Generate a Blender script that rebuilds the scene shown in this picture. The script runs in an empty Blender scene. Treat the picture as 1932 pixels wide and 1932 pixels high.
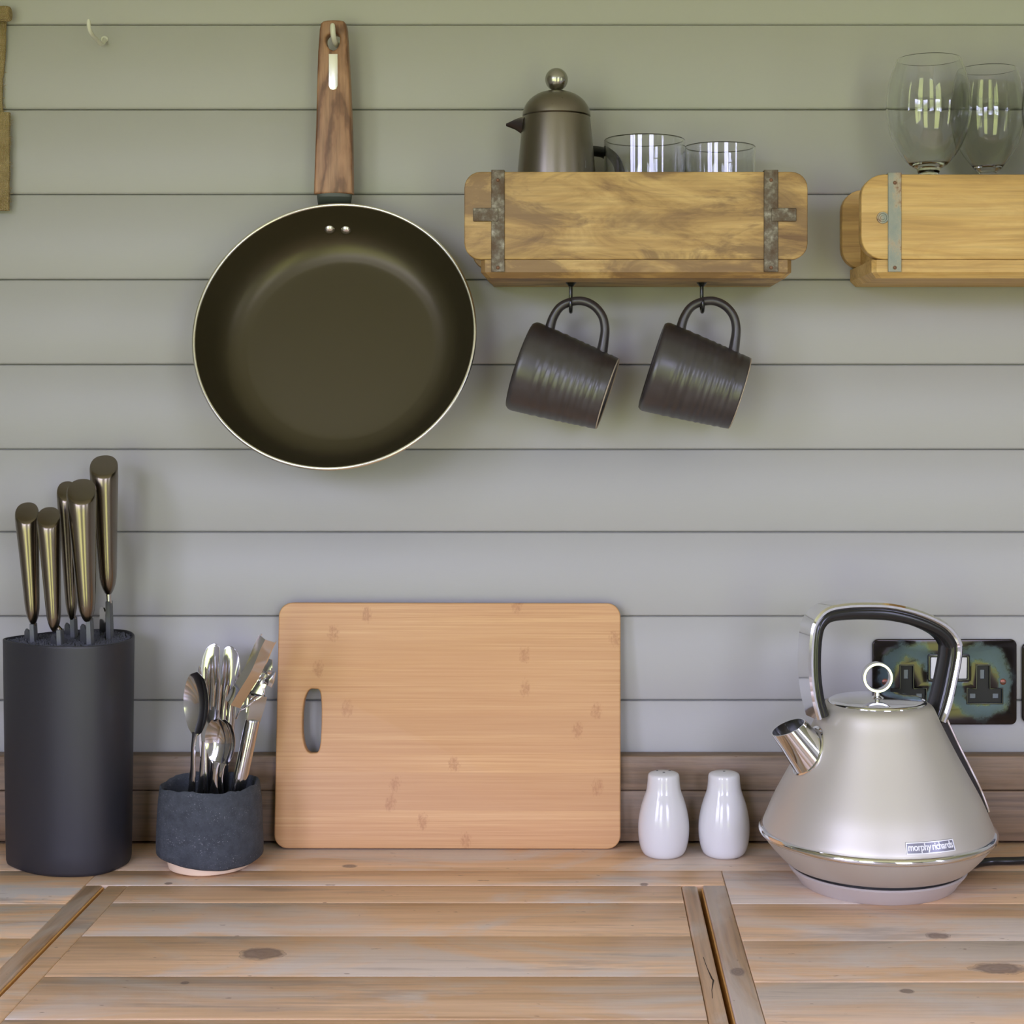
import bpy, bmesh, math, random
from mathutils import Vector, Matrix, noise as mnoise
random.seed(7)
R = math.radians
# ------------------------------------------------------------------ camera, sky, light, exposure
F = 3000.0; PX, PY = 1100.0, 745.0; DW = 1.609; CZ = 0.90; EYE = CZ + 0.4484
sc = bpy.context.scene
cam_d = bpy.data.cameras.new('camera'); cam = bpy.data.objects.new('camera', cam_d)
sc.collection.objects.link(cam); sc.camera = cam
cam.location = (0, -DW, EYE); cam.rotation_euler = (R(90), 0, 0)
cam_d.sensor_width = 36.0; cam_d.sensor_fit = 'HORIZONTAL'; cam_d.lens = F / 1932 * 36
cam_d.shift_x = (966 - PX) / 1932; cam_d.shift_y = (PY - 966) / 1932
cam_d.clip_start = 0.02
sc.view_settings.view_transform = 'Standard'; sc.view_settings.look = 'None'
sc.view_settings.gamma = 1; sc.view_settings.use_curve_mapping = False
sc.view_settings.exposure = 0.98
sc.cycles.use_denoising = True
sc.cycles.max_bounces = 10; sc.cycles.diffuse_bounces = 5; sc.cycles.glossy_bounces = 6; sc.cycles.transmission_bounces = 10
sc.cycles.sample_clamp_indirect = 6.0

world = bpy.data.worlds.new('garden_daylight'); sc.world = world; world.use_nodes = True
wt = world.node_tree; wt.nodes.clear()
def wn(t, **k):
    n = wt.nodes.new(t)
    for a, b in k.items(): setattr(n, a, b)
    return n
w_out = wn('ShaderNodeOutputWorld'); w_bg = wn('ShaderNodeBackground'); w_tc = wn('ShaderNodeTexCoord')
w_sep = wn('ShaderNodeSeparateXYZ'); w_noise = wn('ShaderNodeTexNoise'); w_noise.inputs['Scale'].default_value = 9; w_noise.inputs['Detail'].default_value = 5
w_ma = wn('ShaderNodeMath', operation='MULTIPLY_ADD'); w_ma.inputs[1].default_value = 0.16
w_ramp = wn('ShaderNodeValToRGB'); cr = w_ramp.color_ramp
wt.links.new(w_tc.outputs['Generated'], w_sep.inputs[0]); wt.links.new(w_tc.outputs['Generated'], w_noise.inputs['Vector'])
wt.links.new(w_noise.outputs['Fac'], w_ma.inputs[0]); wt.links.new(w_sep.outputs['Z'], w_ma.inputs[2])
w_map = wn('ShaderNodeMapRange'); w_map.inputs['From Min'].default_value = -1 + .08; w_map.inputs['From Max'].default_value = 1 + .08
wt.links.new(w_ma.outputs[0], w_map.inputs['Value']); wt.links.new(w_map.outputs[0], w_ramp.inputs['Fac'])
# lawn below the horizon, a hedge on it, bright overcast blue sky above
stops = [(0.0, (1.5, 1.65, .75)), (0.44, (2.4, 2.65, 1.08)), (0.50, (1.65, 1.85, .90)), (0.53, (2.1, 2.2, 1.75)),
         (0.56, (5.2, 5.25, 8.1)), (0.75, (6.2, 6.25, 9.6)), (1.0, (5.4, 5.45, 8.8))]
while len(cr.elements) < len(stops): cr.elements.new(.5)
for e, (p, c) in zip(cr.elements, stops):
    e.position = p; e.color = (c[0] / 10, c[1] / 10, c[2] / 10, 1)
w_bg.inputs['Strength'].default_value = 10 * 1.0
wt.links.new(w_ramp.outputs['Color'], w_bg.inputs['Color']); wt.links.new(w_bg.outputs[0], w_out.inputs[0])

RX0, RX1, RY0, RH = -1.08, 1.75, -2.70, 2.20
WINS = {'front': [(-1.00, -0.36, 0.15, 2.05), (0.55, 1.25, 0.15, 2.05)],     # x0,x1,z0,z1 in the wall behind the camera
        'left': [(-2.25, -1.30, 0.92, 2.0)], 'right': [(-1.65, -1.35, 0.95, 1.95)]}   # y0,y1,z0,z1
def portal(name, loc, rot, sx, sy):
    l = bpy.data.lights.new(name, 'AREA'); l.shape = 'RECTANGLE'; l.size = sx; l.size_y = sy
    l.cycles.is_portal = True
    o = bpy.data.objects.new(name, l); sc.collection.objects.link(o); o.location = loc; o.rotation_euler = rot
for a in WINS['front']: portal('window_portal', ((a[0] + a[1]) / 2, RY0 - .07, (a[2] + a[3]) / 2), (R(90), 0, 0), a[1] - a[0], a[3] - a[2])
for a in WINS['left']: portal('window_portal', (RX0 - .07, (a[0] + a[1]) / 2, (a[2] + a[3]) / 2), (R(90), 0, R(-90)), a[1] - a[0], a[3] - a[2])
for a in WINS['right']: portal('window_portal', (RX1 + .07, (a[0] + a[1]) / 2, (a[2] + a[3]) / 2), (R(90), 0, R(90)), a[1] - a[0], a[3] - a[2])

# ------------------------------------------------------------------ helpers
C = sc.collection
def P(x, y, off):
    """world point seen at photo pixel (x, y) when it stands `off` metres in front of the back wall"""
    D = DW - off
    return Vector(((x - PX) / F * D, -off, EYE - (y - PY) / F * D))
def PC(x, y):
    """world point on the worktop at a pixel"""
    D = F * (EYE - CZ) / (y - PY)
    return Vector(((x - PX) / F * D, -(DW - D), CZ))
def XX(x, D): return (x - PX) / F * D
def wm(o):
    m = Matrix.LocRotScale(o.location, o.rotation_euler, o.scale)
    return wm(o.parent) @ m if o.parent else m
def tag(o, label=None, cat=None, group=None, kind=None):
    for k, v in (('label', label), ('category', cat), ('group', group), ('kind', kind)):
        if v: o[k] = v
    return o
def thing(name, label, cat, loc=(0, 0, 0), rot=(0, 0, 0), group=None):
    o = bpy.data.objects.new(name, None); C.objects.link(o)
    o.location = loc; o.rotation_euler = rot; o.empty_display_size = .02
    return tag(o, label, cat, group)
class G:
    def __init__(s): s.v = []; s.f = []
    def add(s, vs, fs, M=None):
        n = len(s.v)
        for p in vs:
            p = Vector(p); s.v.append(M @ p if M else p)
        s.f += [tuple(n + i for i in f) for f in fs]
        return s
    def xf(s, M): s.v = [M @ p for p in s.v]; return s
def obj(name, g, mat, parent=None, world=True, ang=35, smooth=True, kind=None, label=None, mods=None):
    me = bpy.data.meshes.new(name)
    vs = g.v
    if parent is not None and world:
        inv = wm(parent).inverted(); vs = [inv @ p for p in vs]
    org = Vector((0, 0, 0))
    if parent is None and world:
        org = sum(vs, Vector()) / len(vs); org.z = min(p.z for p in vs); vs = [p - org for p in vs]
    me.from_pydata([tuple(p) for p in vs], [], g.f); me.validate()
    bm = bmesh.new(); bm.from_mesh(me); bmesh.ops.remove_doubles(bm, verts=bm.verts, dist=1e-6)
    bmesh.ops.recalc_face_normals(bm, faces=bm.faces); bm.to_mesh(me); bm.free()
    if smooth:
        me.polygons.foreach_set('use_smooth', [True] * len(me.polygons)); me.set_sharp_from_angle(angle=R(ang))
    me.materials.append(mat)
    o = bpy.data.objects.new(name, me); C.objects.link(o); o.parent = parent; o.location = org
    if kind: o['kind'] = kind
    if label: o['label'] = label
    return o
def box(x0, x1, y0, y1, z0, z1, bev=0.0, seg=1):
    x0, x1 = min(x0, x1), max(x0, x1); y0, y1 = min(y0, y1), max(y0, y1); z0, z1 = min(z0, z1), max(z0, z1)
    g = G()
    if bev <= 0:
        v = [(x, y, z) for x in (x0, x1) for y in (y0, y1) for z in (z0, z1)]
        return g.add(v, [(0, 1, 3, 2), (4, 6, 7, 5), (0, 4, 5, 1), (2, 3, 7, 6), (0, 2, 6, 4), (1, 5, 7, 3)])
    bm = bmesh.new(); bmesh.ops.create_cube(bm, size=1)
    for v in bm.verts: v.co = Vector(((x0 + x1) / 2 + v.co.x * (x1 - x0), (y0 + y1) / 2 + v.co.y * (y1 - y0), (z0 + z1) / 2 + v.co.z * (z1 - z0)))
    bmesh.ops.bevel(bm, geom=bm.edges[:], offset=bev, segments=seg, affect='EDGES', profile=.5)
    bm.verts.index_update(); g.add([v.co.copy() for v in bm.verts], [[v.index for v in f.verts] for f in bm.faces]); bm.free()
    return g
def lathe(prof, n=64, M=None, closed=False, fn=None):
    """prof: (r, z) list; revolved about z"""
    g = G(); vs = []; fs = []
    for i in range(n):
        a = 2 * math.pi * i / n
        for (r, z) in prof:
            rr = r if fn is None else fn(r, z, a)
            vs.append(Vector((rr * math.cos(a), rr * math.sin(a), z)))
    m = len(prof)
    for i in range(n):
        j = (i + 1) % n
        for k in range(m if closed else m - 1):
            k2 = (k + 1) % m
            fs.append((i * m + k, j * m + k, j * m + k2, i * m + k2))
    return g.add(vs, fs, M)
def smooth_path(pts, n):
    """Catmull-Rom resample of a list of Vectors (or tuples)"""
    pts = [Vector(p) for p in pts]; out = []
    m = len(pts) - 1
    for i in range(n + 1):
        t = i / n * m; k = min(int(t), m - 1); u = t - k
        p0 = pts[max(k - 1, 0)]; p1 = pts[k]; p2 = pts[k + 1]; p3 = pts[min(k + 2, m)]
        out.append(0.5 * ((2 * p1) + (p2 - p0) * u + (2 * p0 - 5 * p1 + 4 * p2 - p3) * u * u + (3 * p1 - p0 - 3 * p2 + p3) * u ** 3))
    return out
def tube(pts, rad, n=12, up=None, flat=1.0, caps=True, section=None):
    """sweep; rad number or list; up gives the section's second axis; section optional list of (a, b)"""
    pts = [Vector(p) for p in pts]; g = G(); m = len(pts)
    rads = rad if isinstance(rad, (list, tuple)) else [rad] * m
    sec = section or [(math.cos(2 * math.pi * k / n), flat * math.sin(2 * math.pi * k / n)) for k in range(n)]
    n = len(sec); prev = None; vs = []
    for i, p in enumerate(pts):
        t = (pts[min(i + 1, m - 1)] - pts[max(i - 1, 0)]).normalized()
        if up is not None: a = Vector(up)
        elif prev is None: a = Vector((0, 0, 1)) if abs(t.z) < .9 else Vector((0, 1, 0))
        else: a = prev
        b = (a - t * a.dot(t)).normalized(); c = t.cross(b); prev = b
        for (sa, sb) in sec: vs.append(p + (c * sa + b * sb) * rads[i])
    fs = [(i * n + k, i * n + (k + 1) % n, (i + 1) * n + (k + 1) % n, (i + 1) * n + k) for i in range(m - 1) for k in range(n)]
    if caps: fs += [tuple(range(n))[::-1], tuple((m - 1) * n + k for k in range(n))]
    return g.add(vs, fs)
def rrect(x0, x1, y0, y1, r, n=6):
    pts = []
    for cx, cy, a0 in ((x1 - r, y1 - r, 0), (x0 + r, y1 - r, 90), (x0 + r, y0 + r, 180), (x1 - r, y0 + r, 270)):
        for i in range(n + 1):
            a = R(a0 + 90 * i / n); pts.append((cx + r * math.cos(a), cy + r * math.sin(a)))
    return pts
def plate(loops, thick, bev=0.0, M=None):
    """solid from 2D loops (first outer, others holes); spans z -thick/2..thick/2"""
    cu = bpy.data.curves.new('tmp', 'CURVE'); cu.dimensions = '2D'; cu.fill_mode = 'BOTH'
    for lp in loops:
        s = cu.splines.new('POLY'); s.points.add(len(lp) - 1); s.use_cyclic_u = True
        for q, (x, y) in zip(s.points, lp): q.co = (x, y, 0, 1)
    cu.extrude = thick / 2 - bev; cu.bevel_depth = bev; cu.bevel_resolution = 2; cu.offset = -bev
    o = bpy.data.objects.new('tmp', cu); C.objects.link(o)
    dg = bpy.context.evaluated_depsgraph_get(); dg.update()
    me = bpy.data.meshes.new_from_object(o.evaluated_get(dg))
    g = G().add([v.co.copy() for v in me.vertices], [tuple(p.vertices) for p in me.polygons], M)
    bpy.data.objects.remove(o); bpy.data.curves.remove(cu); bpy.data.meshes.remove(me)
    return g
XZ = Matrix(((1, 0, 0, 0), (0, 0, -1, 0), (0, 1, 0, 0), (0, 0, 0, 1)))   # maps plate (x, y, z) -> (x, -z, y): faces the room
def frame_m(o, xa, ya, za): return Matrix(((xa.x, ya.x, za.x, o.x), (xa.y, ya.y, za.y, o.y), (xa.z, ya.z, za.z, o.z), (0, 0, 0, 1)))
def sph(c, r, n=12, sz=1.0):
    prof = [(r * math.sin(math.pi * i / n), -r * sz * math.cos(math.pi * i / n)) for i in range(n + 1)]
    return lathe(prof, 2 * n, Matrix.Translation(c))

# ------------------------------------------------------------------ materials
class NT:
    def __init__(s, name):
        s.m = bpy.data.materials.new(name); s.m.use_nodes = True; s.t = s.m.node_tree
        s.b = s.t.nodes['Principled BSDF']
    def n(s, t, ins=None, **k):
        nd = s.t.nodes.new(t)
        for a, b in k.items(): setattr(nd, a, b)
        for a, b in (ins or {}).items():
            if hasattr(b, 'is_linked') or hasattr(b, 'links'): s.t.links.new(b, nd.inputs[a])
            else: nd.inputs[a].default_value = b
        return nd
    def l(s, a, b): s.t.links.new(a, b)
    def pos(s): return s.n('ShaderNodeNewGeometry').outputs['Position']
    def obj(s): return s.n('ShaderNodeTexCoord').outputs['Object']
    def mapping(s, vec, scale=(1, 1, 1), rot=(0, 0, 0), rand=0.0):
        if rand:
            r = s.n('ShaderNodeObjectInfo').outputs['Random']
            rv = s.n('ShaderNodeVectorMath', {0: (7.3 * rand, 3.1 * rand, 5.7 * rand)}, operation='SCALE'); s.l(r, rv.inputs['Scale'])
            ad = s.n('ShaderNodeVectorMath', operation='ADD'); s.l(vec, ad.inputs[0]); s.l(rv.outputs[0], ad.inputs[1]); vec = ad.outputs[0]
        mp = s.n('ShaderNodeMapping'); mp.inputs['Scale'].default_value = scale; mp.inputs['Rotation'].default_value = rot
        s.l(vec, mp.inputs['Vector']); return mp.outputs[0]
    def noise(s, vec, scale, detail=4, rough=.55, dist=0.0):
        nd = s.n('ShaderNodeTexNoise'); nd.inputs['Scale'].default_value = scale; nd.inputs['Detail'].default_value = detail
        nd.inputs['Roughness'].default_value = rough; nd.inputs['Distortion'].default_value = dist
        s.l(vec, nd.inputs['Vector']); return nd.outputs['Fac']
    def ramp(s, fac, stops, interp='LINEAR'):
        r = s.n('ShaderNodeValToRGB'); e = r.color_ramp; e.interpolation = interp
        while len(e.elements) < len(stops): e.elements.new(.5)
        for q, (p, c) in zip(e.elements, stops):
            q.position = p; q.color = (*c, 1) if isinstance(c, tuple) else (c, c, c, 1)
        s.l(fac, r.inputs['Fac']); return r.outputs['Color']
    def mix(s, fac, a, b, mode='MIX'):
        m = s.n('ShaderNodeMix', data_type='RGBA', blend_type=mode)
        for sock, val in ((m.inputs[0], fac), (m.inputs[6], a), (m.inputs[7], b)):
            if isinstance(val, (int, float)): sock.default_value = val
            elif isinstance(val, tuple): sock.default_value = (*val, 1)
            else: s.l(val, sock)
        return m.outputs[2]
    def math(s, op, a, b=0.0):
        m = s.n('ShaderNodeMath', operation=op)
        for i, val in enumerate((a, b)):
            if isinstance(val, (int, float)): m.inputs[i].default_value = val
            else: s.l(val, m.inputs[i])
        return m.outputs[0]
    def bump(s, h, strength=.3, dist=.001):
        b = s.n('ShaderNodeBump'); b.inputs['Strength'].default_value = strength; b.inputs['Distance'].default_value = dist
        s.l(h, b.inputs['Height']); s.l(b.outputs[0], s.b.inputs['Normal'])
    def set(s, **k):
        names = {'color': 'Base Color', 'rough': 'Roughness', 'metal': 'Metallic', 'ior': 'IOR', 'trans': 'Transmission Weight', 'coat': 'Coat Weight', 'coatr': 'Coat Roughness', 'spec': 'Specular IOR Level', 'aniso': 'Anisotropic'}
        for a, v in k.items():
            i = s.b.inputs[names[a]]
            if hasattr(v, 'links'): s.l(v, i)
            elif isinstance(v, tuple): i.default_value = (*v, 1)
            else: i.default_value = v
        return s
def simple(name, color, rough=.5, metal=0.0, bump=0.0, bscale=300, **k):
    m = NT(name); m.set(color=color, rough=rough, metal=metal, **k)
    if bump: m.bump(m.noise(m.obj(), bscale, 3), bump, .0006)
    else:
        v = m.noise(m.obj(), 40, 2)      # very slight unevenness of gloss
        m.set(rough=m.math('MULTIPLY_ADD' if False else 'ADD', rough - .02, m.math('MULTIPLY', v, .04)))
    return m.m
def knot_mask(m, vec, knots):
    tot = None
    for (x, y, rx, ry) in knots:
        mp = m.n('ShaderNodeVectorMath', operation='SUBTRACT'); m.l(vec, mp.inputs[0]); mp.inputs[1].default_value = (x, y, 0)
        sc_ = m.n('ShaderNodeVectorMath', operation='MULTIPLY'); m.l(mp.outputs[0], sc_.inputs[0]); sc_.inputs[1].default_value = (1 / rx, 1 / ry, 0)
        ln = m.n('ShaderNodeVectorMath', operation='LENGTH'); m.l(sc_.outputs[0], ln.inputs[0])
        tot = ln.outputs['Value'] if tot is None else m.math('MINIMUM', tot, ln.outputs['Value'])
    return tot
def worktop_wood(name, axis, tone=1.0, knots=None, wash=.5, rough=.33, grain=.28):
    m = NT(name); pos = m.pos()
    wob = m.noise(pos, 14, 3)
    sc_ = (1, 1, 1)
    st = (1.3, 22, 22) if axis == 'x' else (22, 1.3, 22)
    st2 = (6, 190, 190) if axis == 'x' else (190, 6, 190)
    g1 = m.noise(m.mapping(pos, st, rand=1), 1.6, 6, .6, .6)
    g2 = m.noise(m.mapping(pos, st2, rand=1), 1.2, 4, .6, .2)
    base = m.ramp(g1, [(.24, (.36 * tone, .215 * tone, .108 * tone)), (.42, (.52 * tone, .335 * tone, .185 * tone)), (.60, (.59 * tone, .395 * tone, .235 * tone)), (.80, (.66 * tone, .465 * tone, .30 * tone))])
    base = m.mix(grain, base, m.mix(1.0, base, m.ramp(g2, [(.34, .55), (.56, 1.1)]), 'MULTIPLY'))
    tint = m.n('ShaderNodeObjectInfo').outputs['Random']
    base = m.mix(m.math('MULTIPLY', tint, .65), base, m.mix(1.0, base, (.80, .80, .82), 'MULTIPLY'))
    stg = (2.6, 6.5, 6.5) if axis == 'x' else (6.5, 2.6, 6.5)
    p1 = m.noise(m.mapping(pos, stg, rand=2), 1.5, 5, .62, .8)
    base = m.mix(m.math('MULTIPLY', m.ramp(p1, [(.47, 0.0), (.60, 1.0)]), wash), base, (.62, .57, .51))
    p2 = m.noise(m.mapping(pos, (st[0] * 2, st[1] * 1.2, st[2]) if axis == 'x' else (st[0] * 1.2, st[1] * 2, st[2]), rand=3), 1.5, 5, .7, .5)
    base = m.mix(m.math('MULTIPLY', m.ramp(p2, [(.55, 0.0), (.68, 1.0)]), .7 * wash), base, (.27, .22, .185))
    if knots:
        k = knot_mask(m, m.mix(.04, pos, m.n('ShaderNodeTexNoise', {'Scale': 25.0}).outputs['Color'], 'LINEAR_LIGHT'), knots) if False else knot_mask(m, pos, knots)
        k = m.math('ADD', k, m.math('MULTIPLY', m.math('SUBTRACT', m.noise(pos, 70, 3), .5), .9))
        rings = m.math('SINE', m.math('MULTIPLY', k, 16))
        base = m.mix(m.ramp(k, [(.75, .8), (1.15, 0.0)]), base, m.mix(m.math('MULTIPLY_ADD' if False else 'MULTIPLY', m.math('ADD', rings, 1.0), .3), (.17, .115, .09), (.26, .19, .145)))
        base = m.mix(m.ramp(k, [(.92, 0.0), (1.02, .55), (1.25, 0.0)]), base, (.12, .07, .04))
    sp = m.noise(m.mapping(pos, (40, 90, 90) if axis == 'x' else (90, 40, 90), rand=4), 1.6, 2)
    base = m.mix(m.ramp(sp, [(.72, 0.0), (.76, .6)]), base, (.16, .09, .05))
    m.set(color=base)
    rr = m.math('ADD', rough, m.math('MULTIPLY', p1, .22)); m.set(rough=rr, spec=.6)
    m.bump(m.math('ADD', g2, m.math('MULTIPLY', g1, 1.5)), .22, .0012)
    return m.m
def grain_wood(name, c0, c1, c2, axis='x', sc1=(2, 30, 30), sc2=(8, 260, 260), rough=.55, bump=.25, patch=None, coord='obj', dist=.9, fine=.4):
    m = NT(name); v = m.obj() if coord == 'obj' else m.pos()
    def ax(s): return s if axis == 'x' else ((s[1], s[2], s[0]) if axis == 'z' else (s[1], s[0], s[2]))
    g1 = m.noise(m.mapping(v, ax(sc1), rand=1), 1.5, 6, .62, dist)
    g2 = m.noise(m.mapping(v, ax(sc2), rand=1), 1.2, 3, .6, .2)
    base = m.ramp(g1, [(.30, c0), (.48, c1), (.70, c2)])
    base = m.mix(fine, base, m.mix(1.0, base, m.ramp(g2, [(.32, .55), (.6, 1.1)]), 'MULTIPLY'))
    if patch:
        p1 = m.noise(m.mapping(v, ax((5, 14, 14)), rand=2), 1.6, 5, .65, 1.2)
        base = m.mix(m.ramp(p1, [(.50, 0.0), (.60, patch[1])]), base, patch[0])
    m.set(color=base, rough=rough); m.bump(g2, bump, .0008)
    return m.m

m_paint = NT('grey_wall_paint')
pv = m_paint.obj()
m_paint.set(color=m_paint.mix(m_paint.math('MULTIPLY', m_paint.noise(m_paint.pos(), 3, 3), .25), (.385, .383, .378), (.35, .35, .348)), rough=.42, spec=.35)
m_paint.bump(m_paint.noise(m_paint.mapping(m_paint.pos(), (1, 8, 8)), 90, 3), .10, .0004); m_paint = m_paint.m
m_joint = simple('joint_paint', (.36, .36, .34), .8)
m_ceiling = simple('ceiling_paint', (.82, .81, .79), .7)
m_room = simple('room_paint', (.36, .355, .34), .7)
m_floor = grain_wood('floor_boards', (.18, .10, .05), (.28, .17, .09), (.36, .23, .13), coord='pos')
m_frame = simple('white_window_frame', (.75, .75, .72), .4)
b0 = PC(492, 1800); b1 = PC(1768, 1766); b2 = PC(1712, 1870); b3 = PC(318, 1667); b4 = PC(1216, 1668); b5 = PC(1885, 1828); b6 = PC(348, 1855); b7 = PC(1392, 1834); b8 = PC(660, 1634)
KN = [(b0.x, b0.y, .020, .0135), (b1.x, b1.y, .011, .0085), (b2.x, b2.y, .006, .005), (b3.x, b3.y, .004, .004), (b4.x, b4.y, .004, .004), (b6.x, b6.y, .004, .004), (b7.x, b7.y, .006, .01), (b8.x, b8.y, .007, .006), (b5.x, b5.y, .022, .013)]
m_top_x = worktop_wood('worktop_pine_lengthways', 'x', 1.34, KN, .72)
m_top_y = worktop_wood('worktop_pine_crossways', 'y', .95, KN[6:7], .6, .33, .5)
m_top_glare = worktop_wood('worktop_pine_limed_glare', 'x', 1.62, None, 1.25, .26)  # limed pine whitened further: the glare on the left boards is painted in
m_upstand = worktop_wood('upstand_pine', 'x', .42, None, .12, .45, .7)
m_groove = simple('raw_groove_wood', (.70, .38, .11), .6, bump=.2)
m_shelf1 = grain_wood('mango_wood_streaked', (.17, .088, .034), (.40, .245, .085), (.57, .385, .155), sc1=(5, 17, 17), rough=.5, patch=((.20, .115, .048), .85), dist=1.8)
m_shelf2 = grain_wood('mango_wood_golden', (.36, .205, .06), (.54, .335, .11), (.66, .45, .18), sc1=(3, 40, 40), rough=.5, patch=((.46, .27, .09), .4))
m_iron = NT('rusty_iron'); v = m_iron.noise(m_iron.obj(), 90, 5, .65)
m_iron.set(color=m_iron.ramp(v, [(.36, (.085, .05, .028)), (.50, (.12, .095, .07)), (.60, (.21, .185, .15)), (.70, (.36, .34, .29))]), rough=.55, metal=.4); m_iron.bump(v, .5, .0012); m_iron = m_iron.m
m_iron2 = NT('painted_iron'); v = m_iron2.noise(m_iron2.mapping(m_iron2.obj(), (1, 1, .6)), 60, 5, .7)
m_iron2.set(color=m_iron2.ramp(v, [(.36, (.20, .10, .055)), (.44, (.36, .30, .22)), (.52, (.27, .28, .24)), (.68, (.22, .25, .23))]), rough=.5, metal=.15); m_iron2.bump(v, .5, .0012); m_iron2 = m_iron2.m
m_rust = simple('rusty_iron_top', (.20, .10, .06), .6, .2, bump=.4, bscale=150)
m_chrome = simple('chrome', (.83, .83, .84), .07, 1.0)
m_steel = simple('polished_steel', (.58, .575, .57), .10, 1.0)
m_brushed = NT('brushed_dark_steel'); v = m_brushed.noise(m_brushed.mapping(m_brushed.obj(), (300, 300, 4)), 1.5, 3)
m_brushed.set(color=(.24, .215, .185), metal=1.0, rough=m_brushed.math('ADD', .24, m_brushed.math('MULTIPLY', v, .12))); m_brushed = m_brushed.m
m_glass = NT('clear_glass'); m_glass.set(color=(.97, .985, .975), rough=.0, trans=1.0, ior=1.47); m_glass = m_glass.m
m_bronze = simple('bronze_tinted_steel', (.225, .19, .15), .26, 1.0)
m_blade = simple('grey_coated_blade', (.10, .105, .115), .42, .3)
m_block = simple('charcoal_soft_plastic', (.020, .020, .025), .5, bump=.06, bscale=900)
m_bristle = simple('dark_bristle', (.075, .08, .088), .6)
m_pan = NT('bronze_nonstick'); v = m_pan.noise(m_pan.obj(), 900, 2)
m_pan.set(color=(.066, .055, .030), metal=.6, rough=.36, spec=.5); m_pan.bump(v, .06, .0003); m_pan = m_pan.m
m_alu = simple('bare_aluminium_rim', (.80, .79, .76), .25, 1.0)
m_black = simple('black_plastic', (.010, .010, .011), .45, spec=.3)
m_black_gloss = simple('gloss_black_plastic', (.012, .012, .013), .2)
m_neck = simple('dark_grey_bakelite', (.06, .07, .065), .5)
m_handle = NT('printed_walnut_handle'); vv = m_handle.obj()
hs_ = m_handle.n('ShaderNodeSeparateXYZ'); m_handle.l(vv, hs_.inputs[0])
hx2 = m_handle.math('MULTIPLY', m_handle.math('POWER', m_handle.math('ABSOLUTE', m_handle.math('ADD', hs_.outputs['X'], .001)), 1.6), 1900.0)
hph = m_handle.math('ADD', m_handle.math('ADD', m_handle.math('MULTIPLY', hs_.outputs['Z'], 42.0), hx2), m_handle.math('MULTIPLY', m_handle.noise(m_handle.mapping(vv, (1, 1, .35)), 45, 4), 6.0))
hf_ = m_handle.math('ADD', m_handle.math('MULTIPLY', m_handle.math('SINE', m_handle.math('MULTIPLY', hph, 1.9)), .5), .5)
hc = m_handle.ramp(hf_, [(.0, (.155, .068, .036)), (.22, (.27, .135, .075)), (1.0, (.36, .195, .115))])
hn = m_handle.noise(m_handle.mapping(vv, (300, 300, 18)), 1.5, 3)
m_handle.set(color=m_handle.mix(.5, hc, m_handle.mix(1.0, hc, m_handle.ramp(hn, [(.35, .55), (.6, 1.15)]), 'MULTIPLY')), rough=.45); m_handle = m_handle.m
m_bamboo = NT('bamboo_strips'); vv = m_bamboo.obj()
sp = m_bamboo.n('ShaderNodeSeparateXYZ'); m_bamboo.l(vv, sp.inputs[0])
row = m_bamboo.math('FLOOR', m_bamboo.math('MULTIPLY', sp.outputs['Z'], 1 / .0185))
wn_ = m_bamboo.n('ShaderNodeTexWhiteNoise', noise_dimensions='1D'); m_bamboo.l(row, wn_.inputs['W'])
fib = m_bamboo.noise(m_bamboo.mapping(vv, (4, 60, 420)), 1.3, 4, .7, .1)
fib2 = m_bamboo.noise(m_bamboo.mapping(vv, (3, 10, 60)), 1.3, 3, .6, .1)
bc = m_bamboo.ramp(fib, [(.25, (.46, .225, .085)), (.5, (.60, .345, .145)), (.72, (.70, .44, .215))])
bc = m_bamboo.mix(m_bamboo.ramp(fib2, [(.35, .55), (.6, 0.0)]), bc, (.54, .285, .12))
bc = m_bamboo.mix(m_bamboo.math('MULTIPLY', wn_.outputs['Value'], .6), bc, (.50, .27, .12))
# node marks of the bamboo, one or two per strip
BN = [(685, 1160), (622, 1195), (595, 1265), (990, 1237), (992, 1302), (652, 1340), (1128, 1345), (1092, 1381), (857, 1447), (745, 1485), (737, 1520), (1130, 1490), (798, 1557), (880, 1593), (975, 1143), (1163, 1205)]
sw_ = m_bamboo.n('ShaderNodeCombineXYZ'); m_bamboo.l(sp.outputs['X'], sw_.inputs[0]); m_bamboo.l(sp.outputs['Z'], sw_.inputs[1])
nn = m_bamboo.noise(m_bamboo.mapping(vv, (420, 60, 260)), 1.2, 3)
dd = knot_mask(m_bamboo, sw_.outputs[0], [((x - 517) / 656 * .3415, (1607 - y) / 470 * .2405, .0062, .0095) for x, y in BN])
nm = m_bamboo.math('MULTIPLY', m_bamboo.ramp(m_bamboo.math('ADD', dd, m_bamboo.math('MULTIPLY', m_bamboo.math('SUBTRACT', nn, .5), 1.4)), [(.4, .62), (1.2, 0.0)]), m_bamboo.ramp(nn, [(.38, .95), (.62, .35)]))
bc = m_bamboo.mix(nm, bc, (.36, .16, .06))
m_bamboo.set(color=bc, rough=.5); m_bamboo.bump(fib, .10, .0004); m_bamboo = m_bamboo.m
m_porc = simple('white_porcelain', (.66, .66, .65), .10)
m_hole = simple('shaker_hole', (.14, .14, .14), .8)
m_slate = NT('matt_slate_clay'); v = m_slate.noise(m_slate.obj(), 120, 6, .7); v2 = m_slate.noise(m_slate.obj(), 700, 2); v3 = m_slate.noise(m_slate.mapping(m_slate.obj(), (1, 1, 2)), 28, 6, .7)
sl = m_slate.ramp(v, [(.3, (.038, .044, .052)), (.7, (.068, .077, .089))])
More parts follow.
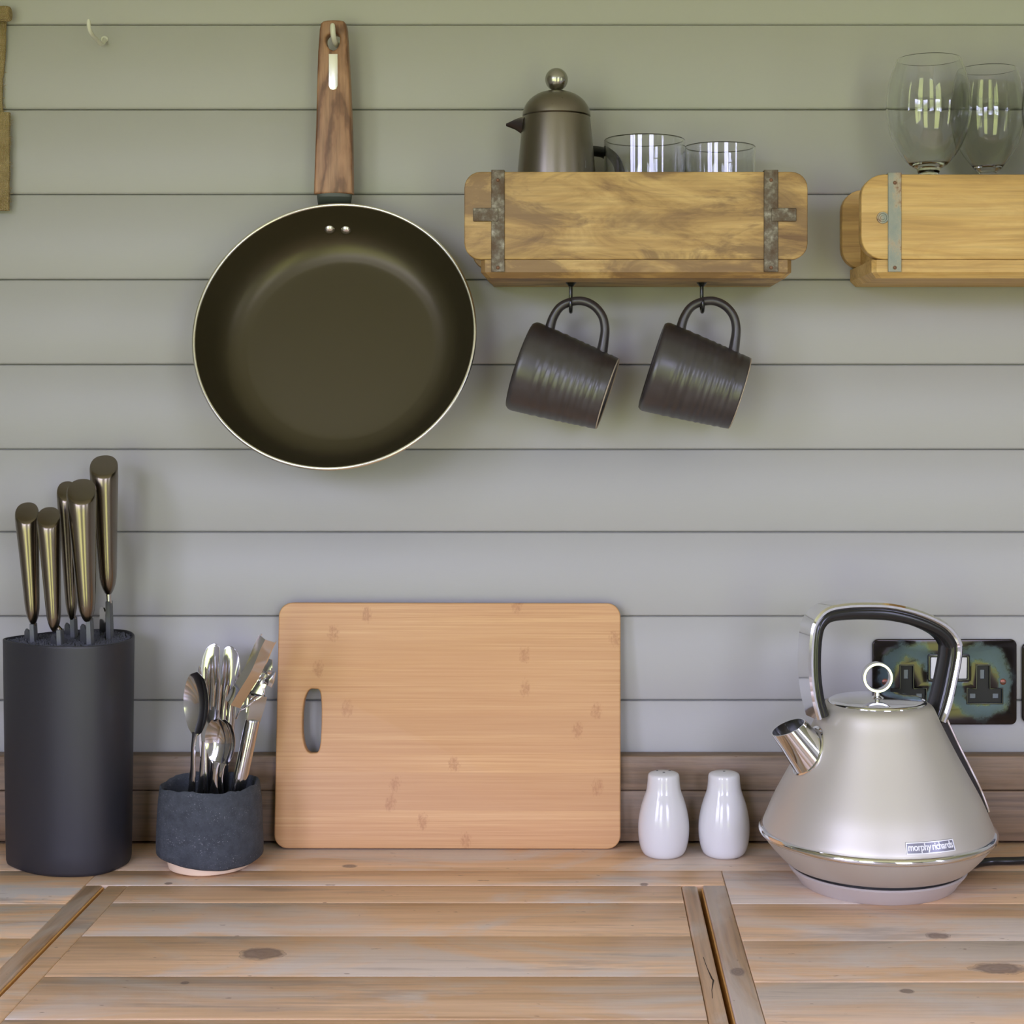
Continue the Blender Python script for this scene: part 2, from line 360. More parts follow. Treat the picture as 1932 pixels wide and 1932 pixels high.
sl = m_slate.mix(m_slate.math('MULTIPLY', m_slate.ramp(v2, [(.62, 0.0), (.70, .6)]), m_slate.ramp(v3, [(.45, 0.0), (.62, 1.0)])), sl, (.34, .35, .36))
m_slate.set(color=sl, rough=.85, spec=.25); m_slate.bump(m_slate.math('ADD', v3, m_slate.math('MULTIPLY', v, .35)), .8, .003); m_slate = m_slate.m
m_clay = simple('raw_pale_clay', (.80, .62, .43), .85, bump=.35, bscale=90)
m_glaze = NT('satin_black_glaze'); v = m_glaze.noise(m_glaze.mapping(m_glaze.obj(), (3, 3, 3)), 14, 4)
m_glaze.set(color=m_glaze.ramp(v, [(.35, (.026, .021, .022)), (.65, (.040, .036, .040))]), rough=m_glaze.math('ADD', .27, m_glaze.math('MULTIPLY', v, .16)), spec=.8); m_glaze = m_glaze.m
m_rim = simple('unglazed_rim', (.42, .35, .27), .6)
m_champ = NT('champagne_metallic_paint')
m_champ.set(color=(.56, .53, .465), metal=.55, rough=.45, spec=.5, coat=.15, coatr=.3)
m_champ.bump(m_champ.noise(m_champ.obj(), 1500, 2), .03, .0002); m_champ = m_champ.m
m_champ2 = simple('beige_plastic_base', (.47, .42, .38), .42)
m_badge = simple('grey_badge', (.26, .26, .31), .3, .7)
m_badge_l = simple('bright_badge_letters', (.93, .93, .95), .25, .3)
m_nickel = NT('worn_black_nickel'); vv = m_nickel.obj()
def ringmask(cx, cz, r0, r1):
    s_ = m_nickel.n('ShaderNodeVectorMath', operation='SUBTRACT'); m_nickel.l(vv, s_.inputs[0]); s_.inputs[1].default_value = (cx, 0, cz)
    m2 = m_nickel.n('ShaderNodeVectorMath', operation='MULTIPLY'); m_nickel.l(s_.outputs[0], m2.inputs[0]); m2.inputs[1].default_value = (1, 0, .85)
    ln = m_nickel.n('ShaderNodeVectorMath', operation='LENGTH'); m_nickel.l(m2.outputs[0], ln.inputs[0])
    d = m_nickel.math('ADD', ln.outputs['Value'], m_nickel.math('MULTIPLY', m_nickel.math('SUBTRACT', m_nickel.noise(vv, 60, 5, .65), .5), .022))
    return m_nickel.ramp(m_nickel.math('MULTIPLY', d, 10), [(r0 * 10 - .02, 0.0), (r0 * 10 + .02, 1.0), (r1 * 10 - .03, .8), (r1 * 10 + .03, 0.0)])
rm = m_nickel.math('MAXIMUM', ringmask(-.034, .045, .019, .032), ringmask(.036, .043, .019, .032))
m_nickel.set(color=m_nickel.mix(rm, (.035, .030, .028), (.06, .10, .118)), metal=m_nickel.math('SUBTRACT', .9, m_nickel.math('MULTIPLY', rm, .6)), rough=m_nickel.math('ADD', .12, m_nickel.math('MULTIPLY', rm, .3))); m_nickel = m_nickel.m
m_white = simple('cream_coated_hook', (.62, .62, .56), .35)
m_white2 = simple('white_switch', (.75, .76, .80), .3)
m_shut = simple('shutter_blue_highlight', (.10, .12, .17), .3)  # blue-grey colour carries the bluish highlights of the pin slots
m_brass = simple('reddish_screw', (.25, .10, .07), .35, .8)
m_jute = NT('jute_hessian'); vv = m_jute.obj()
wv = m_jute.n('ShaderNodeTexWave', {'Scale': 260.0, 'Distortion': 1.5, 'Detail': 1.0}, bands_direction='Z'); m_jute.l(vv, wv.inputs['Vector'])
wv2 = m_jute.n('ShaderNodeTexWave', {'Scale': 210.0, 'Distortion': 1.5, 'Detail': 1.0}, bands_direction='X'); m_jute.l(vv, wv2.inputs['Vector'])
wh = m_jute.math('MULTIPLY', wv.outputs['Fac'], wv2.outputs['Fac'])
m_jute.set(color=m_jute.ramp(m_jute.math('ADD', m_jute.math('MULTIPLY', wh, .7), m_jute.math('MULTIPLY', m_jute.noise(vv, 60, 4), .4)), [(.12, (.26, .18, .08)), (.4, (.52, .40, .21)), (.8, (.72, .60, .38))]), rough=.95, spec=.1)
m_jute.bump(wh, .9, .002); m_jute = m_jute.m

# ------------------------------------------------------------------ the room
def struct(name, g, mat, **k): return obj(name, g, mat, None, kind='structure', **k)
struct('floor', box(RX0 - .1, RX1 + .1, RY0 - .1, .1, -.05, 0), m_floor)
struct('ceiling', box(RX0 - .1, RX1 + .1, RY0 - .1, .1, RH, RH + .05), m_ceiling)
def wall_with(gx, wins, lo, hi):
    """rectangles of a wall (a-axis lo..hi, z 0..RH) leaving window openings"""
    g = G(); cur = lo
    for (a0, a1, z0, z1) in sorted(wins):
        g_ = [(cur, a0, 0, RH), (a0, a1, 0, z0), (a0, a1, z1, RH)]
        for r in g_: gx(g, *r)
        cur = a1
    gx(g, cur, hi, 0, RH); return g
def fr(g, a, b, c, d): q = box(a, b, RY0 - .06, RY0, c, d); g.add(q.v, q.f)
def lf(g, a, b, c, d): q = box(RX0 - .06, RX0, a, b, c, d); g.add(q.v, q.f)
def rt(g, a, b, c, d): q = box(RX1, RX1 + .06, a, b, c, d); g.add(q.v, q.f)
struct('wall_front', wall_with(fr, WINS['front'], RX0 - .06, RX1 + .06), m_room)
struct('wall_left', wall_with(lf, WINS['left'], RY0 - .06, .02), m_room)
struct('wall_right', wall_with(rt, WINS['right'], RY0 - .06, .02), m_room)
wi = 1
for side, ws in WINS.items():
    for (a0, a1, z0, z1) in ws:
        g = G()
        def bar(a, b, c, d):
            q = box(a, b, RY0 - .05, RY0 - .01, c, d) if side == 'front' else (box(RX0 - .05, RX0 - .01, a, b, c, d) if side == 'left' else box(RX1 + .01, RX1 + .05, a, b, c, d))
            g.add(q.v, q.f)
        w = .035
        bar(a0, a0 + w, z0, z1); bar(a1 - w, a1, z0, z1); bar(a0, a1, z0, z0 + w); bar(a0, a1, z1 - w, z1)
        zm = z0 + (z1 - z0) * .62; bar(a0, a1, zm, zm + .025)
        if a1 - a0 > .9: am = (a0 + a1) / 2; bar(am - .02, am + .02, z0, z1)
        struct('window_%d' % wi, g, m_frame); wi += 1
# back wall: painted boards with a rounded nose, one object per board
back = struct('wall_back', box(RX0 - .06, RX1 + .06, .006, .06, 0, RH), m_joint)
joints = [47, 207, 367, 528, 688, 848, 1004, 1163, 1322, 1481]
zj = [EYE - (y - PY) / F * DW for y in joints]
while zj[0] < RH: zj.insert(0, zj[0] + .0853)
while zj[-1] > .02: zj.append(zj[-1] - .0853)
for i in range(len(zj) - 1):
    z1 = min(zj[i], RH) - .0003; z0 = max(zj[i + 1], 0) + .0006
    if z1 - z0 < .01: continue
    dy = random.uniform(-.0004, .0004)
    prof = [(.006, z0), (.0022 + dy, z0), (.0006 + dy, z0 + .0006), (0 + dy, z0 + .0022), (0 + dy, z1 - .0014), (.0012 + dy, z1), (.006, z1)]
    sag = random.uniform(-.0006, .0006)
    vs = [(x, y, z + (sag if x > 0 else 0)) for x in (RX0, RX1) for (y, z) in prof]; n = len(prof)
    fs = [(k, (k + 1) % n, n + (k + 1) % n, n + k) for k in range(n)] + [tuple(range(n)), tuple(range(n, 2 * n))]
    obj('plank', G().add(vs, fs), m_paint, back, ang=50)

# ------------------------------------------------------------------ worktop
wtp = thing('wooden_worktop', 'pale limed pine plank worktop running along the whole grey wall', 'worktop', (0, -.3, CZ - .03))
TH = .024
def wplank(x0, x1, o0, o1, mat, parent, name='plank', bev=.0011, dz=None):
    dz = random.uniform(-.0004, .0003) if dz is None else dz
    g = .00012
    obj(name, box(x0 + g, x1 - g, -o0 - g, -o1 + g, CZ - TH, CZ + dz, bev, 2), mat, parent, ang=60)
wplank(RX0 + .001, RX1 - .001, .001, .109, m_top_x, wtp, dz=-.0001)
wplank(-.4556, .1305, .1095, .1545, m_top_x, wtp, dz=0)
wplank(RX0 + .001, -.4556, .1095, .207, m_top_glare, wtp)
wplank(.1305, RX1 - .001, .1095, .2075, m_top_x, wtp)
for a, b in ((.207, .296), (.296, .386), (.386, .476), (.476, .566), (.566, .62)): wplank(RX0 + .001, -.4556, a, b, m_top_glare, wtp)
for a, b in ((.2075, .303), (.303, .394), (.394, .484), (.484, .574), (.574, .62)): wplank(.1305, RX1 - .001, a, b, m_top_x, wtp)
wplank(-.4556, -.4398, .155, .62, m_top_y, wtp, 'edge_strip', dz=0)
wplank(.1095, .1305, .155, .62, m_top_y, wtp, 'edge_strip', dz=0)
obj('groove_lining', G().add(*(lambda q: (q.v, q.f))(box(-.444, .116, -.152, -.62, CZ - TH - .006, CZ - TH - .0005))), m_groove, wtp)
obj('groove_lining', box(-.4397, -.4380, -.156, -.619, CZ - TH, CZ - .0018), m_groove, wtp)
obj('groove_lining', box(.1082, .1094, -.156, -.619, CZ - TH, CZ - .003), m_groove, wtp)
hat = thing('lift_out_worktop_panel', 'framed plank panel let into the worktop in front of the chopping board', 'panel', (-.16, -.38, CZ - TH))
def ell(o0, o1): wplank(-.4160, .0895, o0, o1, m_top_x, hat)
for a, b in ((.1562, .205), (.205, .2915), (.2915, .383), (.383, .467), (.467, .557), (.557, .62)): ell(a, b)
wplank(-.4348, -.4160, .1562, .62, m_top_y if False else m_top_x, hat, 'edge_strip', .0015, dz=0)
wplank(.0895, .1044, .1562, .62, m_top_y, hat, 'edge_strip', .0022, dz=0)
# cracks in the right edge strip, cut as thin dark slivers of filler
ck = G()
cp = [PC(1327, 1806), PC(1334, 1826), PC(1343, 1846), PC(1346, 1850), PC(1343, 1868), PC(1344, 1884)]
for w_, pts in ((.00042, cp),):
    vs = []; fs = []
    for i, p in enumerate(pts):
        ww = w_ * (1.6 if i in (2, 3) else .6)
        for sgn in (-1, 1):
            for zz in (-.003, .00012): vs.append((p.x + sgn * ww, p.y, CZ + zz))
    for i in range(len(pts) - 1):
        a = i * 4; b = a + 4
        fs += [(a + 1, a + 3, b + 3, b + 1), (a, a + 1, b + 1, b), (a + 2, b + 2, b + 3, a + 3), (a, b, b + 2, a + 2)]
    ck.add(vs, fs)
obj('split', ck, simple('dark_split', (.03, .018, .01), .9), hat, label='dark split in the wood')
struct('cupboard_carcass', box(RX0 + .002, RX1 - .002, -.002, -.60, .0, CZ - TH - .0065), m_room)   # cupboard carcass under the worktop
ups = thing('wooden_upstand', 'low brown plank upstand along the wall behind the worktop', 'upstand', (0, -.01, CZ))
zt = EYE - (1417.5 - PY) / F * DW; zjn = EYE - (1492 - PY) / F * 1.588
obj('plank', box(RX0 + .001, RX1 - .001, -.0002 if False else -.0015, -.0210, zjn + .0004, zt, .0014, 2), m_upstand, ups, ang=60)
obj('plank', box(RX0 + .001, RX1 - .001, -.0015, -.0203, CZ + .0022, zjn - .0004, .0012, 2), m_upstand, ups, ang=60)

# ------------------------------------------------------------------ chopping board
bl, br_, bt, bb = XX(516, 1.5665), XX(1171, 1.5665), .2405, 0
board = thing('chopping_board', 'rectangular bamboo chopping board with oval grip hole leaning on upstand', 'chopping board')
W_ = br_ - bl
hx = (586 - 517) / 656 * W_
hole = [(hx + .0095 * math.copysign(abs(math.cos(a)) ** (.9 if math.cos(a) < 0 else .32), math.cos(a)) - .0008, .124 + .0315 * math.copysign(abs(math.sin(a)) ** .8, math.sin(a))) for a in [2 * math.pi * i / 40 for i in range(40)]]
bg = plate([rrect(0, W_, 0, bt, .0135, 8), hole[::-1]], .0115, .0016, XZ)
board.location = (bl, -.0418 + .0058, CZ + .0006); board.rotation_euler = (-math.atan2(.0245, .241), R(.12), 0)
obj('board', bg, m_bamboo, board, world=False, ang=40)

# ------------------------------------------------------------------ salt and pepper shakers
def shaker(px, label, holes):
    D = 1.551; x = XX(px, D)
    t = thing('shaker', label, 'shaker', (x, -(DW - D), CZ), group='porcelain shakers')
    s = 1.551 / 3000
    prof = [(0, .0015), (.0125, .0015), (.0135, 0), (.0175, .0003), (.0205, .003), (.0230, .009), (.0246, .018), (.0250, .027), (.0243, .036), (.0224, .046), (.0197, .055), (.0172, .062), (.0162, .067), (.0157, .072), (.0154, .0765), (.0142, .0792), (.010, .0808), (.0, .0816)]
    pp = smooth_path([(a, 0, b) for a, b in prof[3:-1]], 60); prof = prof[:3] + [(max(p.x, 0), p.z) for p in pp] + [(0, .0816)]
    obj('body', lathe(prof, 64), m_porc, t, world=False, ang=60)
    for (hx_, hy_) in holes:
        rr = math.hypot(hx_, hy_); z = .0816 - rr * rr * 8.0
        obj('pour_hole', lathe([(0, .0003), (.0009, .0003), (.0013, .0000), (.0013, -.001), (0, -.001)], 16, Matrix.Translation((hx_, hy_, z))), m_hole, t, world=False)
shaker(1252, 'white porcelain shaker nearer the chopping board, with three pour holes', [(-.006, .003), (.006, .003), (0, -.005)])
shaker(1366, 'white porcelain shaker nearer the kettle, with one pour hole', [(.0, -.001)])

# ------------------------------------------------------------------ kettle on its base
PHI = R(16); KD = 1.466; KX = XX(1655, KD)
kb = thing('kettle_stand', 'round beige electric stand with black cord, under the champagne kettle', 'kettle stand', (KX, -(DW - KD), CZ), (0, 0, PHI))
kbp = [(0, .0003), (.066, .0003), (.070, .0), (.0715, .0012), (.0745, .006), (.0800, .0125), (.0815, .0148), (.0800, .0160), (0, .0160)]
obj('plinth', lathe(kbp, 96), m_champ2, kb, world=False, ang=30)
obj('connector_ring', lathe([(0, .0161), (.079, .0161), (.079, .0185), (0, .0185)], 80), m_black, kb, world=False)
kt = thing('kettle', 'champagne pyramid kettle with chrome trim and arched black handle', 'kettle', (KX, -(DW - KD), CZ + .0186), (0, 0, PHI))
def kz(z): return z - .0186
low = [(0, .0187), (.080, .0187), (.0835, .0195), (.0890, .0240), (.0965, .0320), (.1030, .0400), (.1058, .0440), (0.1045, .0455), (.09, .046)]
obj('lower_shell', lathe([(r, kz(z)) for r, z in low], 128), m_champ, kt, world=False, ang=30)
trim = [(.1035, .0452), (.1068, .0445), (.1086, .0462), (.1090, .0480), (.1084, .0500), (.1066, .0512), (.103, .0512)]
obj('chrome_band', lathe([(r, kz(z)) for r, z in trim], 128), m_chrome, kt, world=False, ang=60)
bp = [(.1050, .0508), (.1046, .0540), (.1005, .0640), (.0938, .0790), (.0832, .0985), (.0720, .1190), (.0612, .1400), (.0563, .1500), (.0535, .1565), (.0518, .1600), (.0502, .1622), (.0480, .1640), (.0462, .1650), (.0450, .1655)]
bpp = smooth_path([(a, 0, b) for a, b in bp], 90)
obj('body', lathe([(p.x, kz(p.z)) for p in bpp] + [(.0448, kz(.163))], 128), m_champ, kt, world=False, ang=60)
def body_r(h):
    for (r0, z0), (r1, z1) in zip(bp, bp[1:]):
        if z0 <= h <= z1: return r0 + (r1 - r0) * (h - z0) / (z1 - z0)
    return bp[-1][0]
lid = obj('lid', lathe([(.0446, kz(.1640)), (.0446, kz(.1662)), (.0436, kz(.1674)), (.040, kz(.1680)), (.02, kz(.1690)), (0, kz(.1693))], 96), m_chrome, kt, world=False, ang=60)
KR = .0138; kcz = kz(.1693) + .0052 + KR
ringM = Matrix.Translation((0, 0, kcz)) @ Matrix.Rotation(-PHI, 4, 'Z') @ Matrix.Rotation(R(90), 4, 'X')
rp = [(KR, -.004), (KR, .004), (KR - .0004, .0048), (KR - .0023, .0048), (KR - .0028, .004), (KR - .0028, -.004), (KR - .0023, -.0048), (KR - .0004, -.0048)]
knob = obj('lid_ring', lathe(rp, 64, ringM, closed=True), m_chrome, lid, world=False, ang=50)
obj('ring_stem', lathe([(0, kz(.169)), (.0062, kz(.1692)), (.0050, kz(.1702)), (.0028, kz(.1712)), (.0024, kz(.1745)), (0, kz(.1755))], 24), m_chrome, lid, world=False)
# pixel -> kettle plane (local x, height) for a given local y
def kpl(x, y, ly=0.0):
    c, s = math.cos(PHI), math.sin(PHI)
    # world X = KX + u c - ly s ; depth D = KD + u s + ly c
    a = (x - PX) / F
    u = (a * (KD + ly * c) - KX + ly * s) / (c - a * s)
    D = KD + u * s + ly * c
    return u, (EYE - CZ) - (y - PY) / F * D
zk = lambda q: (1400 + q[0] / 3.0658, 1110 + q[1] / 3.0658)
outer_px = [(440, 765), (408, 640), (391, 480), (396, 300), (422, 190), (490, 117), (600, 90), (760, 84), (900, 95), (1060, 138), (1195, 205), (1268, 290), (1282, 380), (1250, 560), (1218, 690), (1186, 782)]
WH = .0140
op = [Vector((*kpl(*zk(q), -WH), 0)) for q in outer_px]
op = smooth_path(op, 90)
def sweep(path, ws, d0, d1, sec_bev):
    """strip along a path in the kettle plane (x, h): depth d0..d1 inward from it, half width ws"""
    g = G(); vs = []; fs = []; n = 8; m = len(path)
    for i, p in enumerate(path):
        t = (path[min(i + 1, m - 1)] - path[max(i - 1, 0)]).normalized(); nn = Vector((t.y, -t.x, 0))    # inward (right of travel)
        f = i / (m - 1); a, b = (d0(f) if callable(d0) else d0), (d1(f) if callable(d1) else d1); w = ws(f) if callable(ws) else ws; e = sec_bev
        for (dy, dd_) in ((-w + e, a), (w - e, a), (w, a + e), (w, b - e), (w - e, b), (-w + e, b), (-w, b - e), (-w, a + e)):
            q = p + nn * dd_; vs.append(Vector((q.x, dy, kz(q.y))))
    for i in range(m - 1):
        for k in range(n): fs.append((i * n + k, i * n + (k + 1) % n, (i + 1) * n + (k + 1) % n, (i + 1) * n + k))
    fs += [tuple(range(n))[::-1], tuple((m - 1) * n + k for k in range(n))]
    return g.add(vs, fs)
thick = lambda f: .0128 + .003 * math.exp(-((f - .5) / .22) ** 2)
hd = obj('handle', sweep(op, WH - .0008, .0042, thick, .0030), m_black_gloss, kt, world=False, ang=50)
obj('chrome_spine', sweep(op, WH, 0, .0056, .0018), m_chrome, hd, world=False, ang=40)
# strip running down the back of the body
sp_px = [op[-1]]; hs = [.140, .120, .098, .080, .066, .056]
sp_path = [Vector((body_r(h) + .0035, h, 0)) for h in [.1455] + hs]
obj('back_strip', sweep(smooth_path(sp_path, 24), lambda f: .0105 - .003 * f, -.0045, .006, .001), m_black_gloss, kt, world=False, ang=40)
obj('back_strip_edge', sweep(smooth_path(sp_path, 24), lambda f: .0112 - .003 * f, -.0056, -.0035, .0004), m_chrome, kt, world=False, ang=40)
# spout
su0, sh0 = kpl(1524, 1428, -.01); 
tipc = Vector((*(lambda q: (q[0], 0, kz(q[1])))(kpl(1487, 1372, 0)),))
basec = Vector((*(lambda q: (q[0], 0, kz(q[1])))(kpl(1535, 1432, 0)),))
ax = (tipc - basec).normalized(); L_ = (tipc - basec).length
bx = Vector((0, 1, 0)); cx_ = ax.cross(bx)
g = G(); vs = []; fs = []; n = 48
upn = Vector((-.22, 0, 1)).normalized()
rings = [(-.030, .0215, 0), (-.004, .0212, 0), (0.0, .0208, 0), (.7, .0172, 0), (1, .0160, 1), (1, .0148, 1), (.2, .0150, .3)]
for (tt, rr, slant) in rings:
    c = basec + ax * (L_ * tt if tt > 0 else tt)
    for k in range(n):
        a = 2 * math.pi * k / n; d = bx * math.cos(a) + cx_ * math.sin(a); q = c + d * rr
        if slant:
            q = q + ax * (-(d * rr).dot(upn) / max(ax.dot(upn), .3)) * slant * .55
        vs.append(q)
for i in range(len(rings) - 1):
    for k in range(n): fs.append((i * n + k, i * n + (k + 1) % n, (i + 1) * n + (k + 1) % n, (i + 1) * n + k))
fs.append(tuple((len(rings) - 1) * n + k for k in range(n)))
spt = obj('spout', g.add(vs, fs), m_chrome, kt, world=False, ang=50)
obj('spout_filter', tube([basec + ax * L_ * .55, basec + ax * L_ * .70], .0156, 32), m_black, spt, world=False)
cg = G(); vs = []; fs = []
for (tt, rr) in ((-.006, .0222), (.0015, .0222), (.003, .0214), (.003, .02)):
    for k in range(n):
        a = 2 * math.pi * k / n; d = bx * math.cos(a) + cx_ * math.sin(a); q = basec + ax * tt + d * rr * 1.0
        # collar hugs the body: slide each point along the axis until it is 1.5 mm off the surface
        lo, hi = -.06, .04
        for _ in range(22):
            md = (lo + hi) / 2; w = q + ax * md
            if math.hypot(w.x, w.y) > body_r(min(max(w.z + .0186, .0508), .165)): hi = md
            else: lo = md
        vs.append(q + ax * (hi + (.0 if tt < 0 else .0012)))
for i in range(3):
    for k in range(n): fs.append((i * n + k, i * n + (k + 1) % n, (i + 1) * n + (k + 1) % n, (i + 1) * n + k))
obj('spout_collar', cg.add(vs, fs), m_chrome, spt, world=False, ang=50)
# badge, wrapped on the body
def on_body(az, h, off):
    r = body_r(h) + off; return Vector((r * math.sin(az), -r * math.cos(az), kz(h)))
def badge_map(x, y, off): return on_body(x / .1018 + .0, .0595 + y, off)
g = G(); vs = []; fs = []; NX = 24
BW, BH = .0455, .0092
for i in range(NX + 1):
    xx = -BW / 2 + BW * i / NX
    for (yy, of) in ((-BH / 2, -.001), (-BH / 2, .0009), (BH / 2, .0009), (BH / 2, -.001)): vs.append(badge_map(xx, yy, of))
for i in range(NX):
    for k in range(4): fs.append((i * 4 + k, i * 4 + (k + 1) % 4, i * 4 + 4 + (k + 1) % 4, i * 4 + 4 + k))
fs += [(0, 1, 2, 3), tuple(NX * 4 + k for k in range(4))]
bdg = obj('badge', g.add(vs, fs), m_badge, kt, world=False, ang=40)
def strip(x0, x1, y0, y1, of0, of1, g):
    vs = []; n_ = 16
    for i in range(n_ + 1):
        xx = x0 + (x1 - x0) * i / n_
        for (yy, of) in ((y0, of0), (y0, of1), (y1, of1), (y1, of0)): vs.append(badge_map(xx, yy, of))
    fs = [(i * 4 + k, i * 4 + (k + 1) % 4, i * 4 + 4 + (k + 1) % 4, i * 4 + 4 + k) for i in range(n_) for k in range(4)] + [(0, 1, 2, 3), tuple(n_ * 4 + k for k in range(4))]
    g.add(vs, fs)
g = G(); e = .0007
strip(-BW / 2, BW / 2, BH / 2 - e, BH / 2, .0006, .0013, g); strip(-BW / 2, BW / 2, -BH / 2, -BH / 2 + e, .0006, .0013, g)
strip(-BW / 2, -BW / 2 + e, -BH / 2, BH / 2, .0006, .0013, g); strip(BW / 2 - e, BW / 2, -BH / 2, BH / 2, .0006, .0013, g)
obj('badge_frame', g, m_badge_l, bdg, world=False, ang=40)
tc = bpy.data.curves.new('t', 'FONT'); tc.body = 'morphy richards'; tc.align_x = 'CENTER'; tc.align_y = 'CENTER'; tc.size = 1; tc.extrude = .02; tc.offset = .012; tc.space_character = .92; tc.space_word = .7
to = bpy.data.objects.new('t', tc); C.objects.link(to); dg = bpy.context.evaluated_depsgraph_get(); dg.update()
tm = bpy.data.meshes.new_from_object(to.evaluated_get(dg))
xs = [v.co.x for v in tm.vertices]; ys = [v.co.y for v in tm.vertices]; cxm = (min(xs) + max(xs)) / 2; cym = (min(ys) + max(ys)) / 2
sx = (BW - .0035) / (max(xs) - min(xs)); sy = (BH - .0019) / (max(ys) - min(ys))
g = G().add([badge_map((v.co.x - cxm) * sx, (v.co.y - cym) * sy, .0009 if v.co.z < 0 else .0014) for v in tm.vertices], [tuple(p.vertices) for p in tm.polygons])
bpy.data.objects.remove(to)
obj('lettering', g, m_badge_l, bdg, world=False, smooth=False)
# lever switch low at the back right, and the cord of the base
g = box(.096, .1235, -.006, .006, -.0215, -.0185, .0008); 
obj('switch_lever', g.xf(Matrix.Translation((0, 0, kz(.0535)))), m_black_gloss, kt, world=False)
g = box(.100, .112, -.005, .005, kz(.047), kz(.056), .001); obj('switch_housing', g, m_black_gloss, kt, world=False)
c0 = P(1838, 1634, .150); 
cord = [P(1800, 1636, .130), P(1838, 1634, .105), P(1870, 1628, .095), P(1932, 1638, .092), P(1990, 1650, .080), P(2080, 1640, .070), P(2300, 1640, .060)]
cord = [Vector((p.x, p.y, CZ + .0042)) for p in cord]
obj('cord', tube(smooth_path(cord, 50), .0038, 12), m_black_gloss, kb, label='black cord')

# ------------------------------------------------------------------ sockets on the wall
def socket(px0, px1, label, full=True):
    D = DW - .004; x0, x1 = XX(px0, D), XX(px1, D); z1 = EYE - (1206 - PY) / F * D; z0 = EYE - (1367 - PY) / F * D
    if px0 > 1900: z1 -= .004; z0 -= -.002
    t = thing('double_socket', label, 'socket', ((x0 + x1) / 2, 0, z0), group=None)
    w = x1 - x0; h = z1 - z0
    def lx(p): return XX(p, D) - (x0 + x1) / 2 + (0 if full else XX(px0, D) - XX(1646, D))
    def lz(p): return EYE - (p - PY) / F * D - z0
    T = lambda dx: [(lx(1699) + dx, lz(1256)), (lx(1699) + dx, lz(1299)), (lx(1681) + dx, lz(1299)), (lx(1681) + dx, lz(1326)), (lx(1746) + dx, lz(1326)), (lx(1746) + dx, lz(1299)), (lx(1722) + dx, lz(1299)), (lx(1722) + dx, lz(1256))]
    dR = lx(1843) - lx(1699)
    sw = lambda a: rrect(lx(a), lx(a + 36), lz(1285), lz(1235), .002, 3)
    plate_loops = [rrect(-w / 2, w / 2, 0, h, .006, 6), T(0)[::-1], T(dR)[::-1], sw(1751)[::-1], sw(1792)[::-1]]
    obj('faceplate', plate(plate_loops, .004, .0010, Matrix.Translation((0, -.003, 0)) @ XZ), m_nickel, t, world=False, ang=40)
    g = G()
    q = box(-w / 2 + .006, w / 2 - .006, -.0005, -.0012, .006, h - .006); obj('back_box', q, m_black, t, world=False)
    for dx in (0, dR):
        Tp = [(a, b) for a, b in T(dx)]
        cx = (lx(1710) + dx); 
        slot = rrect(cx - .0022, cx + .0022, lz(1281), lz(1264), .0003, 1)
        s1 = rrect(lx(1692) + dx - .003, lx(1692) + dx + .003, lz(1318), lz(1309), .0003, 1); s2 = rrect(lx(1735) + dx - .003, lx(1735) + dx + .003, lz(1318), lz(1309), .0003, 1)
        pg = plate([Tp, slot, s1, s2], .0015, .0, Matrix.Translation((0, -.0022, 0)) @ XZ)
        md = obj('socket_insert', pg, m_black, t, world=False, ang=40)
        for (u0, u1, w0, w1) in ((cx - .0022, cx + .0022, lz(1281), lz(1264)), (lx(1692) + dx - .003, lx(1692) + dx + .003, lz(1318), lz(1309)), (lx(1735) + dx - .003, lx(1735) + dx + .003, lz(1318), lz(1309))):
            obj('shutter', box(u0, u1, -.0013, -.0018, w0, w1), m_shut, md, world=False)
        lipg = plate([[(a + (.0012 if a > cx else -.0012), b + (.0012 if b > lz(1320) and (b > lz(1270) or abs(a - cx) > .008) else -.0012 if b < lz(1320) else 0)) for a, b in Tp], Tp[::-1]], .0016, .0003, Matrix.Translation((0, -.0050, 0)) @ XZ)
        obj('socket_lip', lipg, m_black_gloss, md, world=False, ang=40)
    for a in (1751, 1792):
        fr_ = obj('rocker_frame', plate([rrect(lx(a) - .0006, lx(a + 36) + .0006, lz(1285) - .0006, lz(1235) + .0006, .002, 3), rrect(lx(a + 4), lx(a + 32), lz(1281), lz(1239), .001, 2)[::-1]], .003, .0005, Matrix.Translation((0, -.0045, 0)) @ XZ), m_black_gloss, t, world=False, ang=40)
        rk = box(lx(a + 4.5), lx(a + 31.5), -.0015, -.0052, lz(1280.5), lz(1239.5), .0006)
        for i, v in enumerate(rk.v): rk.v[i] = Vector((v.x, v.y - (.0018 if v.z > lz(1260) and v.y < -.003 else 0), v.z))
        obj('rocker', rk, m_white2, fr_, world=False, ang=30)
    for a in (1669.6, 1892):
        s_ = obj('screw', lathe([(0, .0012), (.0022, .0010), (.0032, .0002), (.0032, -.001), (0, -.001)], 20, Matrix.Translation((lx(a), -.0048, lz(1286))) @ Matrix.Rotation(R(90), 4, 'X')), m_brass, t, world=False)
        obj('screw_slot', box(lx(a) - .0022, lx(a) + .0022, -.0058, -.0063, lz(1286) - .0003, lz(1286) + .0003), m_hole, s_, world=False)
    return t
socket(1646, 1918, 'black double wall socket with worn turquoise patches behind the kettle handle')
socket(1928, 2200, 'black wall socket cut off by the right edge of the photo', False)

